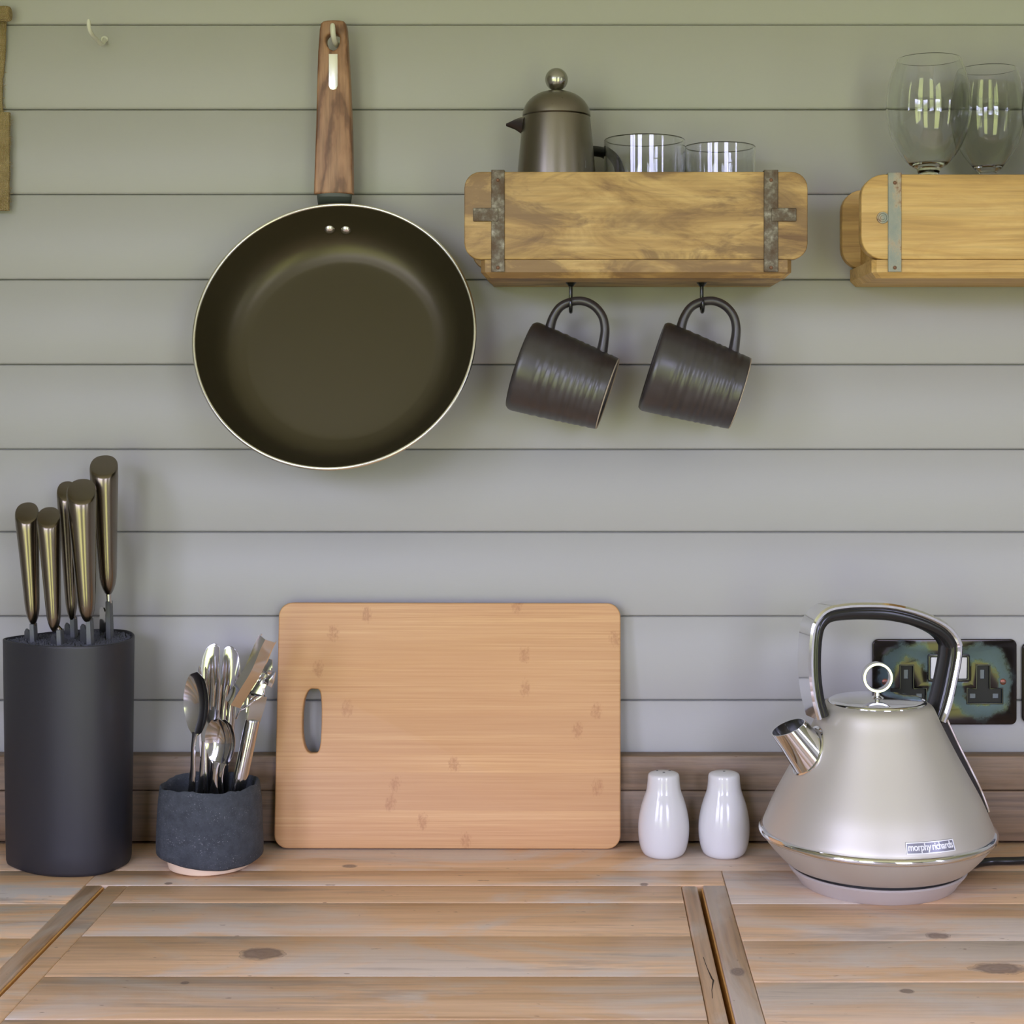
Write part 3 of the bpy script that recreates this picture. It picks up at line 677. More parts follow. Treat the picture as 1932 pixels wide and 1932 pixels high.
# ------------------------------------------------------------------ knife block and knives
def D_at(y, hr=.2335): return hr * F / (y - PY)
tp = [(1, 1205.4), (25, 1212.7), (62, 1217.8), (103.5, 1220.5), (172, 1220), (217, 1214.7), (250, 1206), (256, 1197), (245, 1189.5), (214, 1186), (160, 1187.0), (110, 1190), (60, 1195.5), (25, 1200)]
poly = []
for (x, y) in tp:
    D = D_at(y); poly.append(Vector((XX(x, D), -(DW - D), 0)))
cl = poly + poly[:3]
N = 72; sm = []
m_ = len(poly)
for i in range(N):
    t = i / N * m_; k = int(t); u = t - k
    p0, p1, p2, p3 = poly[(k - 1) % m_], poly[k % m_], poly[(k + 1) % m_], poly[(k + 2) % m_]
    sm.append(0.5 * ((2 * p1) + (p2 - p0) * u + (2 * p0 - 5 * p1 + 4 * p2 - p3) * u * u + (3 * p1 - p0 - 3 * p2 + p3) * u ** 3))
for _ in range(3): sm = [(sm[i - 1] + sm[i] * 2 + sm[(i + 1) % N]) / 4 for i in range(N)]
cen = sum(sm, Vector()) / N
KH = .2149
kbk = thing('knife_block', 'tall charcoal oval knife block at the left end of the worktop', 'knife block', (cen.x, cen.y, CZ))
def ring(s, z): return [Vector((cen.x + (p.x - cen.x) * s * (1 + .0), cen.y + (p.y - cen.y) * s, CZ + z)) for p in sm]
lv = [(.90, .0), (.925, .0008), (.938, .0035), (.945, .02), (.985, KH - .0022), (.985, KH - .0006), (.978, KH), (.955, KH), (.948, KH - .0008), (.93, .05), (.0, .05)]
g = G(); vs = []; fs = []
for s, z in lv: vs += ring(s, z)
for i in range(len(lv) - 1):
    for k in range(N): fs.append((i * N + k, i * N + (k + 1) % N, (i + 1) * N + (k + 1) % N, (i + 1) * N + k))
fs.append(tuple(range(N)))
obj('shell', g.add(vs, fs), m_block, kbk, ang=50)
g = G(); vs = ring(.93, KH - .0065) + ring(.93, .06)
obj('insert', g.add(vs, [tuple(range(N)), tuple(range(N, 2 * N))] + [(k, (k + 1) % N, N + (k + 1) % N, N + k) for k in range(N)]), m_bristle, kbk)
g = G()
def inside(p, s):
    c = False; q = ring(s, 0)
    for i in range(N):
        a, b = q[i], q[(i + 1) % N]
        if (a.y > p.y) != (b.y > p.y) and p.x < (b.x - a.x) * (p.y - a.y) / (b.y - a.y) + a.x: c = not c
    return c
cnt = 0
while cnt < 3000:
    p = Vector((cen.x + random.uniform(-.07, .07), cen.y + random.uniform(-.07, .07), 0))
    if not inside(p, .93): continue
    cnt += 1; z = CZ + KH - .0018 + random.uniform(-.001, .001); r = .0008
    lean = Vector((random.uniform(-.0007, .0007), random.uniform(-.0007, .0007), 0))
    vs = [Vector((p.x + r * math.cos(a), p.y + r * math.sin(a), CZ + KH - .0075)) for a in (0, 2.1, 4.2)] + [Vector((p.x + r * .8 * math.cos(a), p.y + r * .8 * math.sin(a), z)) + lean for a in (0, 2.1, 4.2)]
    g.add(vs, [(0, 1, 4, 3), (1, 2, 5, 4), (2, 0, 3, 5), (3, 4, 5)])
obj('bristles', g, m_bristle, kbk, smooth=False, kind='stuff')
def block_knife(top, bot, bol, D, w, label, front_drop, chrome=False):
    tx, ty = top; bx_, by_ = bot; lx_, ly0, ly1 = bol
    A = Vector((XX(bx_, D), -(DW - D), EYE - (by_ - PY) / F * D)); B = Vector((XX(tx, D), -(DW - D) - .002, EYE - (ty + front_drop / 2 - PY) / F * D))
    t = thing('kitchen_knife', label, 'knife', (XX(lx_, D), -(DW - D), CZ + KH - .02), group='bronze handled knives in the block')
    za = (B - A).normalized(); ya = Vector((A.x * .8, D, 0)); ya = (ya - za * ya.dot(za)).normalized(); xa = ya.cross(za)
    L = (B - A).length; hw_ = w / 2 / F * D; hd_ = hw_ * 1.35; k = front_drop / F * D / (2 * hd_)
    st = [(0, .20, .4), (.015, .30, .5), (.045, .42, .6), (.08, .52, .7), (.13, .60, .76), (.2, .645, .8), (.35, .71, .84), (.5, .78, .88), (.65, .85, .92), (.8, .93, .96), (.92, .99, 1.0), (.985, 1.0, 1.0), (1.0, .985, .985), (1.008, .94, .94), (1.011, .80, .82), (1.013, .4, .4), (1.013, .02, .02)]
    n = 32; vs = []; fs = []; M = frame_m(A, xa, ya, za)
    for (s, a, b) in st:
        sh = max(0, (s - .62) / .38) if s < 1 else 1.0
        for i in range(n):
            an = 2 * math.pi * i / n; cc, ss = math.cos(an), math.sin(an)
            x = hw_ * a * math.copysign(abs(cc) ** .88, cc); y = hd_ * b * math.copysign(abs(ss) ** .88, ss)
            vs.append(Vector((x, y, s * L + sh * k * y)))
    for i in range(len(st) - 1):
        for j in range(n): fs.append((i * n + j, i * n + (j + 1) % n, (i + 1) * n + (j + 1) % n, (i + 1) * n + j))
    fs += [tuple(range(n))[::-1], tuple((len(st) - 1) * n + j for j in range(n))]
    obj('handle', G().add(vs, fs, M), m_bronze, t, ang=42)
    # spine / bolster plate facing the camera, and the blade behind it going down into the block
    bx = XX(lx_, D); by = -(DW - D); zt_ = EYE - (ly0 - PY) / F * D; hb = .0030
    g = box(-hb, hb, -.004, .006, CZ + KH - .03, zt_, .0006)
    for i, v in enumerate(g.v):
        f = (v.z - (CZ + KH - .03)) / (zt_ - CZ - KH + .03); g.v[i] = Vector((bx + v.x * (1 - .28 * f) + (-.0015 * f), by + v.y, v.z))
    obj('spine', g, m_blade, t, ang=40)
    bl_ = [(0, CZ + KH - .05), (0, zt_ - .001), (-.003, zt_ - .002), (-.007, zt_ - .009), (-.010, zt_ - .012), (-.013, zt_ - .008), (-.017, zt_ - .007), (-.020, zt_ - .010), (-.021, CZ + KH - .05)]
    # polygon in the plane that runs back and to the left
    dirb = Vector((-.72, .69, 0)).normalized(); nb = Vector((-dirb.y, dirb.x, 0))
    vs = [Vector((bx, by + .002, 0)) + dirb * (-a) + Vector((0, 0, z)) + nb * s for s in (-.0008, .0008) for a, z in bl_]
    n2 = len(bl_); fs = [tuple(range(n2)), tuple(range(n2, 2 * n2))[::-1]] + [(i, (i + 1) % n2, n2 + (i + 1) % n2, n2 + i) for i in range(n2)]
    obj('blade', G().add(vs, fs), m_blade if not chrome else m_steel, t, smooth=False)
    c1 = A + za * .006; c2 = Vector((bx - .001, by, zt_ - .002))
    obj('bolster', tube([c1, c1.lerp(c2, .5), c2], [hw_ * .20, .0026, .0026], 12, flat=1.2), m_bronze if not chrome else m_steel, t)
block_knife((52, 950), (63, 1176), (65, 1176, 1212), 1.519, 43, 'bronze-handled knife at the far left of the block', 36)
block_knife((93, 959), (103, 1190), (115.5, 1187, 1219), 1.497, 43, 'short bronze-handled knife second from left in the block, at its front', 35)
block_knife((127, 910), (136, 1168), (141, 1165, 1202), 1.548, 36, 'bronze-handled knife half hidden behind the thick middle knife', 34)
block_knife((155, 906), (165, 1171), (171.5, 1167, 1218), 1.500, 54, 'thick bronze-handled knife at the front middle of the block', 43)
block_knife((197, 861), (205, 1120), (208, 1134, 1206), 1.539, 52, 'tallest bronze-handled knife at the right of the block', 39, True)

# ------------------------------------------------------------------ cutlery pot
potX, potD = -.3560, 1.517
pot = thing('cutlery_pot', 'hand-made slate-grey clay pot with raw pale foot holding cutlery', 'pot', (potX, -(DW - potD), CZ))
def wob(r, z, a):
    return r * (1 + .012 * math.sin(2 * a + 1) + .008 * math.sin(5 * a + 2) + .012 * mnoise.noise(Vector((math.cos(a) * 2.2, math.sin(a) * 2.2, z * 40)))) if r > .01 else r
pr = [(.0405, .0105), (.0470, .0098), (.0492, .0120), (.0496, .022), (.0492, .036), (.0484, .05), (.0474, .064), (.0462, .0745), (.0458, .0778), (.0446, .0790), (.0430, .0782), (.0424, .074), (.0432, .05), (.044, .02), (.040, .0125), (0, .0120)]
g = lathe(pr, 96, fn=wob)
for i, v in enumerate(g.v):
    a = math.atan2(v.y, v.x)
    if v.z < .02 and math.hypot(v.x, v.y) > .04: v.z += .0022 * math.sin(a * 2 + .4) + .002 * math.cos(a) * -1 + .0012 * mnoise.noise(Vector((a * 3, 1, 0)))
    if v.z > .07: v.z += .0010 * math.sin(3 * a + 1) + .0009 * mnoise.noise(Vector((math.cos(a) * 12, math.sin(a) * 12, 8))) + .0016 * mnoise.noise(Vector((math.cos(a) * 3, math.sin(a) * 3, 4)))
obj('body', g, m_slate, pot, world=False, ang=60)
obj('foot', lathe([(0, .0), (.0365, .0), (.0388, .0014), (.0412, .0100), (.0405, .0118), (0, .0118)], 72, fn=lambda r, z, a: r * (1 + .01 * math.sin(3 * a) + .008 * math.sin(7 * a))), m_clay, pot, world=False, ang=40)

def utensil(name, label, cat, bot, top, roll, group=None):
    """bot/top: (px, py, D); returns root, matrix (local z along the shaft, local -y the face towards the camera)"""
    A = P(bot[0], bot[1], DW - bot[2]); B = P(top[0], top[1], DW - top[2]); A.z = max(A.z, CZ + .0135)
    za = (B - A).normalized(); ya = Vector((0, 1, 0)); ya = (ya - za * ya.dot(za)).normalized(); xa = ya.cross(za)
    M = frame_m(A, xa, ya, za) @ Matrix.Rotation(R(roll), 4, 'Z')
    t = thing(name, label, cat, M.translation, M.to_euler(), group)
    return t, (B - A).length
def ribbon(st, th, nt=10):
    """st: (z, halfwidth, y centre, cup depth); solid strip"""
    vs = []; fs = []; m = len(st); n = 2 * (nt + 1)
    for (z, w, y, cup) in st:
        tt = th if w > th else max(w, .0002)
        row = []
        for j in range(nt + 1):
            t = -1 + 2 * j / nt; row.append((w * t, y + cup * (1 - t * t), z, (1 - t * t) ** .5))
        vs += [Vector((a, b - tt / 2 * (.35 + .65 * e), c)) for a, b, c, e in row] + [Vector((a, b + tt / 2 * (.35 + .65 * e), c)) for a, b, c, e in reversed(row)]
    for i in range(m - 1):
        for k in range(n): fs.append((i * n + k, i * n + (k + 1) % n, (i + 1) * n + (k + 1) % n, (i + 1) * n + k))
    fs += [tuple(range(n))[::-1], tuple((m - 1) * n + k for k in range(n))]
    return G().add(vs, fs)
def make_spoon(label, bot, top, roll, bw, bl_, group):
    t, L = utensil('spoon', label, 'spoon', bot, top, roll, group)
    z0 = L - bl_
    hs = [(0, .006, 0, 0), (.02, .0068, 0, 0), (.05, .0055, 0, 0), (z0 * .7, .0034, 0, 0), (z0 - .012, .0026, -.001, 0), (z0 - .003, .0028, -.0005, 0), (z0 + .002, .004, 0, .0008)]
    obj('handle', ribbon(hs, .0026, 8), m_steel, t, world=False, ang=50)
    rib = [(.0, -.006 + .0055), (0, 0)]
    bs = []
    for i in range(15):
        f = i / 14; w = bw * (math.sin(math.pi * (f * .88 + .06)) ** .62) * (1.0 - .12 * (1 - f)) if 0 < i < 14 else (.004 if i == 0 else .0012)
        dp = .0075 * math.sin(math.pi * min(max(f, .02), .98)) ** .8
        bs.append((z0 + f * bl_, w, -.001 * f, dp))
    obj('bowl', ribbon(bs, .0013, 12), m_steel, t, world=False, ang=60)
def make_fork(label, bot, top, roll, group):
    t, L = utensil('fork', label, 'fork', bot, top, roll, group)
    z0 = L - .065
    hs = [(0, .006, 0, 0), (.02, .0068, 0, 0), (.05, .0055, 0, 0), (z0 * .7, .0034, 0, 0), (z0 - .006, .0028, -.001, 0)]
    obj('handle', ribbon(hs, .0026, 8), m_steel, t, world=False, ang=50)
    obj('head', ribbon([(z0 - .008, .0028, -.001, 0), (z0 + .002, .0042, -.001, .0005), (z0 + .010, .0090, 0, .001), (z0 + .018, .0110, .0015, .001), (z0 + .027, .0112, .003, .0005)], .0018, 8), m_steel, t, world=False, ang=50)
    for k in range(4):
        x = -.0094 + k * .00627
        g = ribbon([(z0 + .024, .0024, .003, 0), (z0 + .038, .0021, .0042, 0), (z0 + .052, .0018, .0036, 0), (L - .002, .0010, .001, 0), (L, .0003, .0006, 0)], .0018, 4)
        obj('tine', g.xf(Matrix.Translation((x, 0, 0))), m_steel, t, world=False, ang=50)
def make_table_knife(label, bot, top, roll, group, mirror=1):
    t, L = utensil('table_knife', label, 'knife', bot, top, roll, group)
    obj('handle', ribbon([(0, .006, 0, 0), (.03, .0072, 0, 0), (.075, .006, 0, 0), (.083, .005, 0, 0)], .0048, 8), m_steel, t, world=False, ang=50)
    out = [(0, .082), (.0045, .084)]
    pts = [(-.006, .080), (-.0082, .10), (-.0095, L - .050), (-.0100, L - .030), (-.0085, L - .014), (-.0045, L - .004), (.002, L), (.0065, L - .002), (.0080, L - .008), (.0082, L - .04), (.0075, .10), (.006, .08)]
    pts = [(p.x, p.y) for p in smooth_path([(a, b, 0) for a, b in pts], 60)]
    obj('blade', plate([[(a * mirror, b) for a, b in (pts if mirror < 0 else pts[::-1])]], .0014, .0004, Matrix(((1, 0, 0, 0), (0, 0, -1, 0), (0, 1, 0, 0), (0, 0, 0, 1)))), m_steel, t, world=False, ang=30)
gc = 'stainless cutlery in the clay pot'
make_spoon('largest steel spoon at the left of the clay pot', (356, 1598, 1.500), (374, 1268, 1.490), -40, .0205, .060, gc)
make_fork('steel fork in the clay pot, in front of the left table knife', (378, 1598, 1.515), (393, 1258, 1.520), -14, gc)
make_fork('lower steel fork mostly hidden between teaspoon and can opener', (396, 1598, 1.528), (424, 1292, 1.535), 30, gc)
make_table_knife('steel table knife with blade tip up, behind the fork', (382, 1596, 1.552), (400, 1214, 1.555), 5, gc, 1)
make_table_knife('steel table knife with blade tip up, between fork and can opener', (408, 1596, 1.555), (438, 1219, 1.558), 5, gc, -1)
make_spoon('front steel teaspoon low in the middle of the clay pot', (398, 1598, 1.492), (414, 1356, 1.478), -22, .0150, .0435, gc)
make_spoon('steel teaspoon nested right behind the front teaspoon', (408, 1598, 1.500), (426, 1358, 1.492), -30, .0150, .0435, gc)
# can opener
opn, OL = utensil('can_opener', 'steel can opener with tube handle and bent channel arm, leaning right', 'can opener', (428, 1590, 1.512), (477, 1358, 1.512), 0)
inv = opn
def pz(x, y, D): return P(x, y, DW - D)
obj('tube_handle', lathe([(0, .0), (.0064, .0), (.0070, .002), (.0069, OL - .002), (.0064, OL), (0, OL)], 32), m_steel, opn, world=False, ang=40)
obj('neck_plate', tube([pz(477, 1360, 1.512), pz(484, 1330, 1.512), pz(487, 1312, 1.512)], [.0062, .0074, .0078], up=(-.5, 1, 0), section=[(-1, -.5), (1, -.5), (1, .5), (.86, .5), (.86, -.3), (-.86, -.3), (-.86, .5), (-1, .5)]), m_steel, opn, ang=30)
obj('head_plate', tube([pz(470, 1345, 1.515), pz(478, 1318, 1.516), pz(490, 1285, 1.518), pz(503, 1258, 1.518), pz(508, 1243, 1.518)], [.003, .0060, .0072, .0060, .003], up=(0, 1, 0), section=[(-1, -.16), (1, -.16), (1, .16), (-1, .16)]), m_steel, opn, ang=30)
obj('cutting_wheel', lathe([(0, -.0015), (.0030, -.0015), (.0058, -.0004), (.0058, .0004), (.0030, .0015), (0, .0015)], 28, Matrix.Translation(pz(493, 1280, 1.511)) @ Matrix.Rotation(R(75), 4, 'X')), m_chrome, opn, ang=30)
obj('turning_key', tube([pz(507, 1292, 1.510), pz(511, 1282, 1.509), pz(515, 1266, 1.510)], [.0042, .0046, .004], up=(.3, 1, 0), section=[(-1, -.6), (.9, -.6), (1, -.5), (1, .6), (.75, .6), (.75, -.35), (-1, -.35)]), m_chrome, opn, ang=30)
obj('wire_strut', tube(smooth_path([pz(497, 1298, 1.507), pz(497, 1310, 1.506), pz(480, 1322, 1.503), pz(462, 1336, 1.503), pz(453, 1341, 1.503), pz(446, 1356, 1.505)], 24), .0009, 8), m_chrome, opn)
arm_px = [(503, 1204), (494, 1222), (484, 1247), (473, 1270), (458, 1294), (438, 1327)]
arm = smooth_path([pz(x + 1, y, 1.488) for x, y in arm_px], 24)
# U-channel with its ridge towards the camera: two walls meeting in a crisp folded edge
sec = [(0, -1.0), (.95, -.15), (.95, .75), (.80, .75), (.80, -.05), (0, -.80), (-.72, -.12), (-.72, .75), (-.87, .75), (-.87, -.22)]
obj('channel_arm', tube(arm, .0090, up=(0, 1, 0), section=[(a, b) for a, b in sec]), m_chrome, opn, ang=25)

# ------------------------------------------------------------------ brick-mould shelves
ZB0, ZB1 = EYE + .109, EYE + (745 - 490) / F * 1.483
ZT = EYE + (745 - 324) / F * 1.483
def mould_shelf(x0, x1, bx0, bx1, mat, label, straps, rad, iron, zt=ZT):
    t = thing('box_shelf', label, 'shelf', ((x0 + x1) / 2, -.0005, ZB0))
    def panel(name, o0, o1, za, zb, r): 
        g = plate([rrect(x0, x1, za, zb, r, 6)], o1 - o0, .0012, Matrix.Translation((0, -(o0 + o1) / 2, 0)) @ XZ)
        return obj(name, g, mat, t, ang=45)
    panel('front_panel', .1110, .1260, ZB1 + .0003, zt, rad); panel('back_panel', .0010, .0150, ZB1 + .0003, zt, rad)
    for a in (bx0 + .008, bx1 - .023): obj('end_panel', box(a, a + .015, -.0152, -.1108, ZB1 + .0003, zt - .012, .001), mat, t)
    # bottom board with chamfered lower edge and nipped corners
    pts = [(bx0, -.0012), (bx0, -.121), (bx0 + .004, -.1252), (bx1 - .004, -.1252), (bx1, -.121), (bx1, -.0012)]
    vs = [(x, y, z) for (z, ins) in ((ZB1, 0), (ZB0 + .0055, 0), (ZB0 + .0002, .0055), (ZB0, .007)) for (x, y) in [(a + (ins if a < (x0 + x1) / 2 else -ins), b + (ins if b < -.1 else 0)) for a, b in pts]]
    n = 6; fs = [tuple(range(n)), tuple(range(3 * n, 4 * n))] + [(i * n + k, i * n + (k + 1) % n, (i + 1) * n + (k + 1) % n, (i + 1) * n + k) for i in range(3) for k in range(n)]
    obj('bottom_board', G().add(vs, fs), mat, t, ang=25)
    for (a, b, cross) in straps:
        zlow = ZB1 - .0115
        g = box(a, b, -.1255, -.1275, zlow, zt + .0012, .0005); q = box(a, b, -.1115, -.1275, zt + .0002, zt + .0016, .0004); g.add(q.v, q.f)
        st_ = obj('iron_strap', g, iron, t)
        if cross:
            zc0, zc1 = EYE + (745 - 418) / F * 1.483, EYE + (745 - 393) / F * 1.483
            obj('iron_lug', box(cross[0], cross[1], -.1257, -.1285, zc0, zc1, .0005), iron, st_)
        for zz in (zt - .008, zlow + .004): obj('nail', sph(Vector(((a + b) / 2, -.1275, zz)), .0018, 6), m_rust, st_)
    return t
s1 = mould_shelf(-.1107, .2096, -.0954, .1948, m_shelf1, 'streaky brown wooden box shelf with two rusty iron cross straps above the mugs',
                 [(-.0855, -.0732, (XX(893, 1.483), -.0790)), (.1686, .1819, (XX(1455, 1.483), XX(1502, 1.483)))], .0150, m_iron)
s2 = mould_shelf(.2595, .5810, .2700, .5700, m_shelf2, 'golden wooden box shelf with one painted strap, cut off at the right', [(.2843, .2968, None), (.5440, .5560, None)], .0210, m_iron2, EYE + (745 - 329) / F * 1.483)
wz = EYE + (745 - 411) / F * 1.483; wx = XX(1665, 1.483)
ws = obj('washer', lathe([(0, .0010), (.0018, .0012), (.0022, .0004), (.0036, .0004), (.0042, .0014), (.0052, .0014), (.0056, .0), (0, 0)], 28, Matrix.Translation((wx, -.1262, wz)) @ Matrix.Rotation(R(90), 4, 'X')), m_iron2, s2, ang=30)

# things in the shelves
FL = ZB1 + .0006
cpX, cpD = XX(1050, 1.545), 1.545
cp = thing('coffee_pot', 'dark brushed steel domed coffee pot with ball knob in the left box shelf', 'coffee pot', (cpX, -(DW - cpD), FL))
h = lambda y: (745 - y) / F * cpD + EYE - FL
bodyp = [(0, .0), (.040, .0), (.0415, .002), (.0405, .03), (.0385, .075)] + [(.0378, h(323)), (.0352, h(270)), (.0330, h(226)), (.0326, h(222)), (.031, h(222))]
obj('body', lathe(bodyp, 80), m_brushed, cp, world=False, ang=40)
dome = [(.0322, h(221.5))] + [(.0332 * math.cos(a) ** .9, h(221) + (h(171) - h(221)) * math.sin(a)) for a in [R(x) for x in (2, 8, 16, 24, 32, 40, 48, 56, 64, 72, 79)]] + [(.0045, h(171)), (.003, h(169)), (0, h(169))]
dome = [(r, z) for r, z in dome]
ld = obj('lid', lathe(dome, 80), m_brushed, cp, world=False, ang=40)
obj('knob', sph(Vector((0, 0, h(150))), .0111, 20), simple('satin_steel', (.42, .41, .38), .24, 1.0), ld, world=False)
obj('knob_stem', lathe([(.0042, h(172)), (.0034, h(170)), (.003, h(165)), (0, h(164))], 20), m_chrome, ld, world=False)
# beak spout to the left
def sp_sec(x, w, zt_, zb): return [Vector((x, -w, zt_)), Vector((x, w, zt_)), Vector((x, w * .75, (zt_ + zb) / 2)), Vector((x, 0, zb)), Vector((x, -w * .75, (zt_ + zb) / 2))]
secs = [(-.0290, .0100, h(223), h(258)), (-.0345, .0085, h(224), h(252)), (-.0400, .0060, h(227), h(245)), (-.0450, .0040, h(231), h(241)), (-.0490, .0022, h(234), h(238))]
vs = []; fs = []
for s_ in secs: vs += sp_sec(*s_)
for i in range(4):
    for k in range(5): fs.append((i * 5 + k, i * 5 + (k + 1) % 5, (i + 1) * 5 + (k + 1) % 5, (i + 1) * 5 + k))
fs += [(0, 1, 2, 3, 4), (20, 21, 22, 23, 24)]
obj('spout', G().add(vs, fs), m_black_gloss if False else simple('dark_spout_steel', (.07, .06, .055), .25, .9), cp, world=False, ang=30)
hpth = smooth_path([(.033, 0, h(279)), (.044, 0, h(278)), (.056, 0, h(280)), (.066, 0, h(290)), (.0715, 0, h(306)), (.073, 0, h(328)), (.070, 0, h(370)), (.060, 0, h(400))], 40)
obj('handle', tube(hpth, .0052, up=(0, 1, 0), n=14, flat=1.25).xf(Matrix.Rotation(R(33), 4, 'Z')), m_black, cp, world=False)
def tumbler(px, D, r, ytop, label):
    x = XX(px, D); t = thing('glass_tumbler', label, 'glass', (x, -(DW - D), FL), group='glass tumblers')
    H = (745 - ytop) / F * D + EYE - FL
    pr = [(0, .0), (r * .86, .0), (r * .93, .002), (r * .965, .008), (r * .985, H * .4), (r, H - .001), (r - .0008, H), (r - .0016, H - .001), (r * .985 - .0018, H * .4), (r * .95 - .0018, .010), (r * .88, .006), (0, .0055)]
    obj('glass_wall', lathe(pr, 80), m_glass, t, world=False, ang=18)
tumbler(1216, 1.545, .0395, 264, 'larger clear glass tumbler beside the coffee pot')
tumbler(1358, 1.552, .0350, 277, 'smaller clear glass tumbler nearer the right end of the left shelf')
def goblet(px, D, rs, label, group):
    x = XX(px, D); t = thing('wine_glass', label, 'wine glass', (x, -(DW - D), FL), group=group)
    hh = lambda y: (745 - y) / F * D + EYE - FL
    s = D / F
    out = [(r_ * s, hh(y)) for r_, y in rs]                     # rim down to bowl bottom
    w = .0011
    inner = [(max(r_ - w * (1.0 if i < len(out) - 3 else 1.6), 0), z + (.0 if i < len(out) - 2 else .003)) for i, (r_, z) in enumerate(out)]
    so = smooth_path([(a, 0, b) for a, b in out], 60); si = smooth_path([(a, 0, b) for a, b in inner], 60)
    zb = out[-1][1]
    prof = [(0, zb + .0045)] + [(max(p.x, .001), p.z) for p in reversed(si)] + [(out[0][0] - .0004, out[0][1] + .0006)] + [(p.x, p.z) for p in so]
    prof += [(.0105, zb - .003), (.0078, zb - .008), (.0052, zb - .020), (.0045, zb - .045), (.0048, .012), (.0075, .006), (.018, .003), (.0270, .0016), (.0280, .0008), (.0270, 0), (0, 0)]
    obj('bowl_and_stem', lathe(prof, 88), m_glass, t, world=False, ang=50)
goblet(1752, 1.528, [(60, 113), (65, 125), (72, 145), (77, 170), (79.5, 195), (78, 222), (72, 250), (62, 274), (50, 294), (38, 308), (29, 315), (22, 319)], 'large clear wine glass, leftmost on the right box shelf', 'wine glasses on the right shelf')
goblet(1864, 1.566, [(54, 132), (58, 142), (63, 162), (66.5, 185), (68, 208), (66.5, 234), (61, 260), (52, 282), (41, 299), (30, 313), (22, 322), (16, 327)], 'wine glass right behind the leftmost one on the right box shelf', 'wine glasses on the right shelf')
goblet(2004, 1.528, [(56, 115), (61, 130), (68, 155), (72, 180), (74, 205), (71, 234), (61, 260), (52, 282), (41, 299), (30, 313), (22, 322), (16, 327)], 'wine glass cut off by the right edge of the photo', 'wine glasses on the right shelf')

# ------------------------------------------------------------------ mugs on hooks
MOFF = .074; MD = DW - MOFF
def mug_at(dpx, label, tiltfix, yaw):
    A = P(980 + dpx, 688, MOFF); B = P(1146.5 + dpx, 743, MOFF)
    xa = (B - A).normalized(); ya = Vector((0, 1, 0)); za = xa.cross(ya)
    pivot = P(1077 + dpx, 570, MOFF)
    t = thing('mug', label, 'mug', A, (0, 0, 0), group='black mugs on hooks')
    rot = Matrix.Translation(pivot) @ Matrix.Rotation(R(yaw), 4, 'Z') @ Matrix.Rotation(R(tiltfix), 4, 'Y') @ Matrix.Translation(-pivot)
    # lathe axis z -> world xa
    M = rot @ frame_m(A, za, ya, xa)
    L = (B - A).length; r0 = .0447; r1 = .0360
    pr = [(0, .003), (.034, .003), (.038, .0), (r0 - .0025, .0006), (r0 - .0006, .003)]
    m = 60
    for i in range(1, m):
        f = i / m; z = .004 + (L - .005) * f
        rip = .00042 * math.sin(f * 74 + 2 * math.sin(f * 9)) * (1 if .18 < f < .92 else 0) * (.75 + .25 * math.sin(f * 23))
        pr.append((r0 + (r1 - r0) * (f ** 1.15) + rip, z))
    outer_end = (r1, L - .001)
    pr += [outer_end, (r1 - .0012, L)]
    inner = [(r1 - .0024, L - .001), (r1 - .003, L - .01), (r0 - .0045, .012), (r0 - .010, .007), (0, .006)]
    obj('body', lathe(pr + inner, 96, M), m_glaze, t, ang=60)
    obj('rim', lathe([(r1 - .0021, L + .0001), (r1 - .0012, L + .0006), (r1 - .0002, L + .0001), (r1 - .0006, L - .0006), (r1 - .0018, L - .0006)], 72, M, closed=True), m_rim, t, label='pale unglazed rim')
    hp = [(1035, 634), (1038, 616), (1044, 598), (1056, 580), (1074, 570.5), (1098, 568), (1120, 577), (1136, 596), (1141.5, 620), (1139, 645), (1135, 668)]
    pts = smooth_path([P(x + dpx, y, MOFF) for x, y in hp], 48)
    rad = [.0042 + .0016 * (abs(i / 48 - .5) * 2) ** 4 for i in range(49)]
    obj('handle', tube(pts, rad, 16, up=(0, 1, 0), flat=1.35).xf(rot), m_glaze, t)
mug_at(0, 'black ribbed mug hanging nearest the frying pan, its rim showing', 0, -4)
mug_at(247, 'black ribbed mug hanging from the right hook, its rim turned away', -.6, -1)
def cup_hook(px, label):
    x = XX(px, DW - .066); t = thing('cup_hook', label, 'hook', (x, -.066, ZB0), group='black cup hooks')
    D = MD; hz = lambda y: (745 - y) / F * (DW - .07) + EYE - ZB0
    pts = [(0, 0, .004), (0, .0, -.004), (0, 0, hz(560)), (0, .0015, hz(572)), (0, .000, hz(584)), (0, -.006, hz(588.5)), (0, -.012, hz(586)), (0, -.016, hz(578)), (0, -.0165, hz(566))]
    obj('wire', tube(smooth_path(pts, 50), [.0019] * 44 + [.0017, .0016, .0014, .0013, .0011, .0009, .0006], 10, up=(1, 0, 0)), m_black_gloss, t, world=False)
    obj('collar', lathe([(.0022, -.004), (.0045, -.0010), (.0052, -.0003), (.0052, -.0001), (0, -.0001)], 20), m_black_gloss, t, world=False)
cup_hook(1077, 'black cup hook holding the mug nearest the pan')
cup_hook(1324, 'black cup hook holding the right-hand mug')

# ------------------------------------------------------------------ frying pan
PO = .082; PD = DW - PO
pc = Vector((XX(631, PD), -PO, EYE + (745 - 628) / F * PD))
TL = R(18)
pan = thing('frying_pan', 'bronze-black non-stick frying pan with wood-look handle hanging on the wall', 'frying pan', pc)
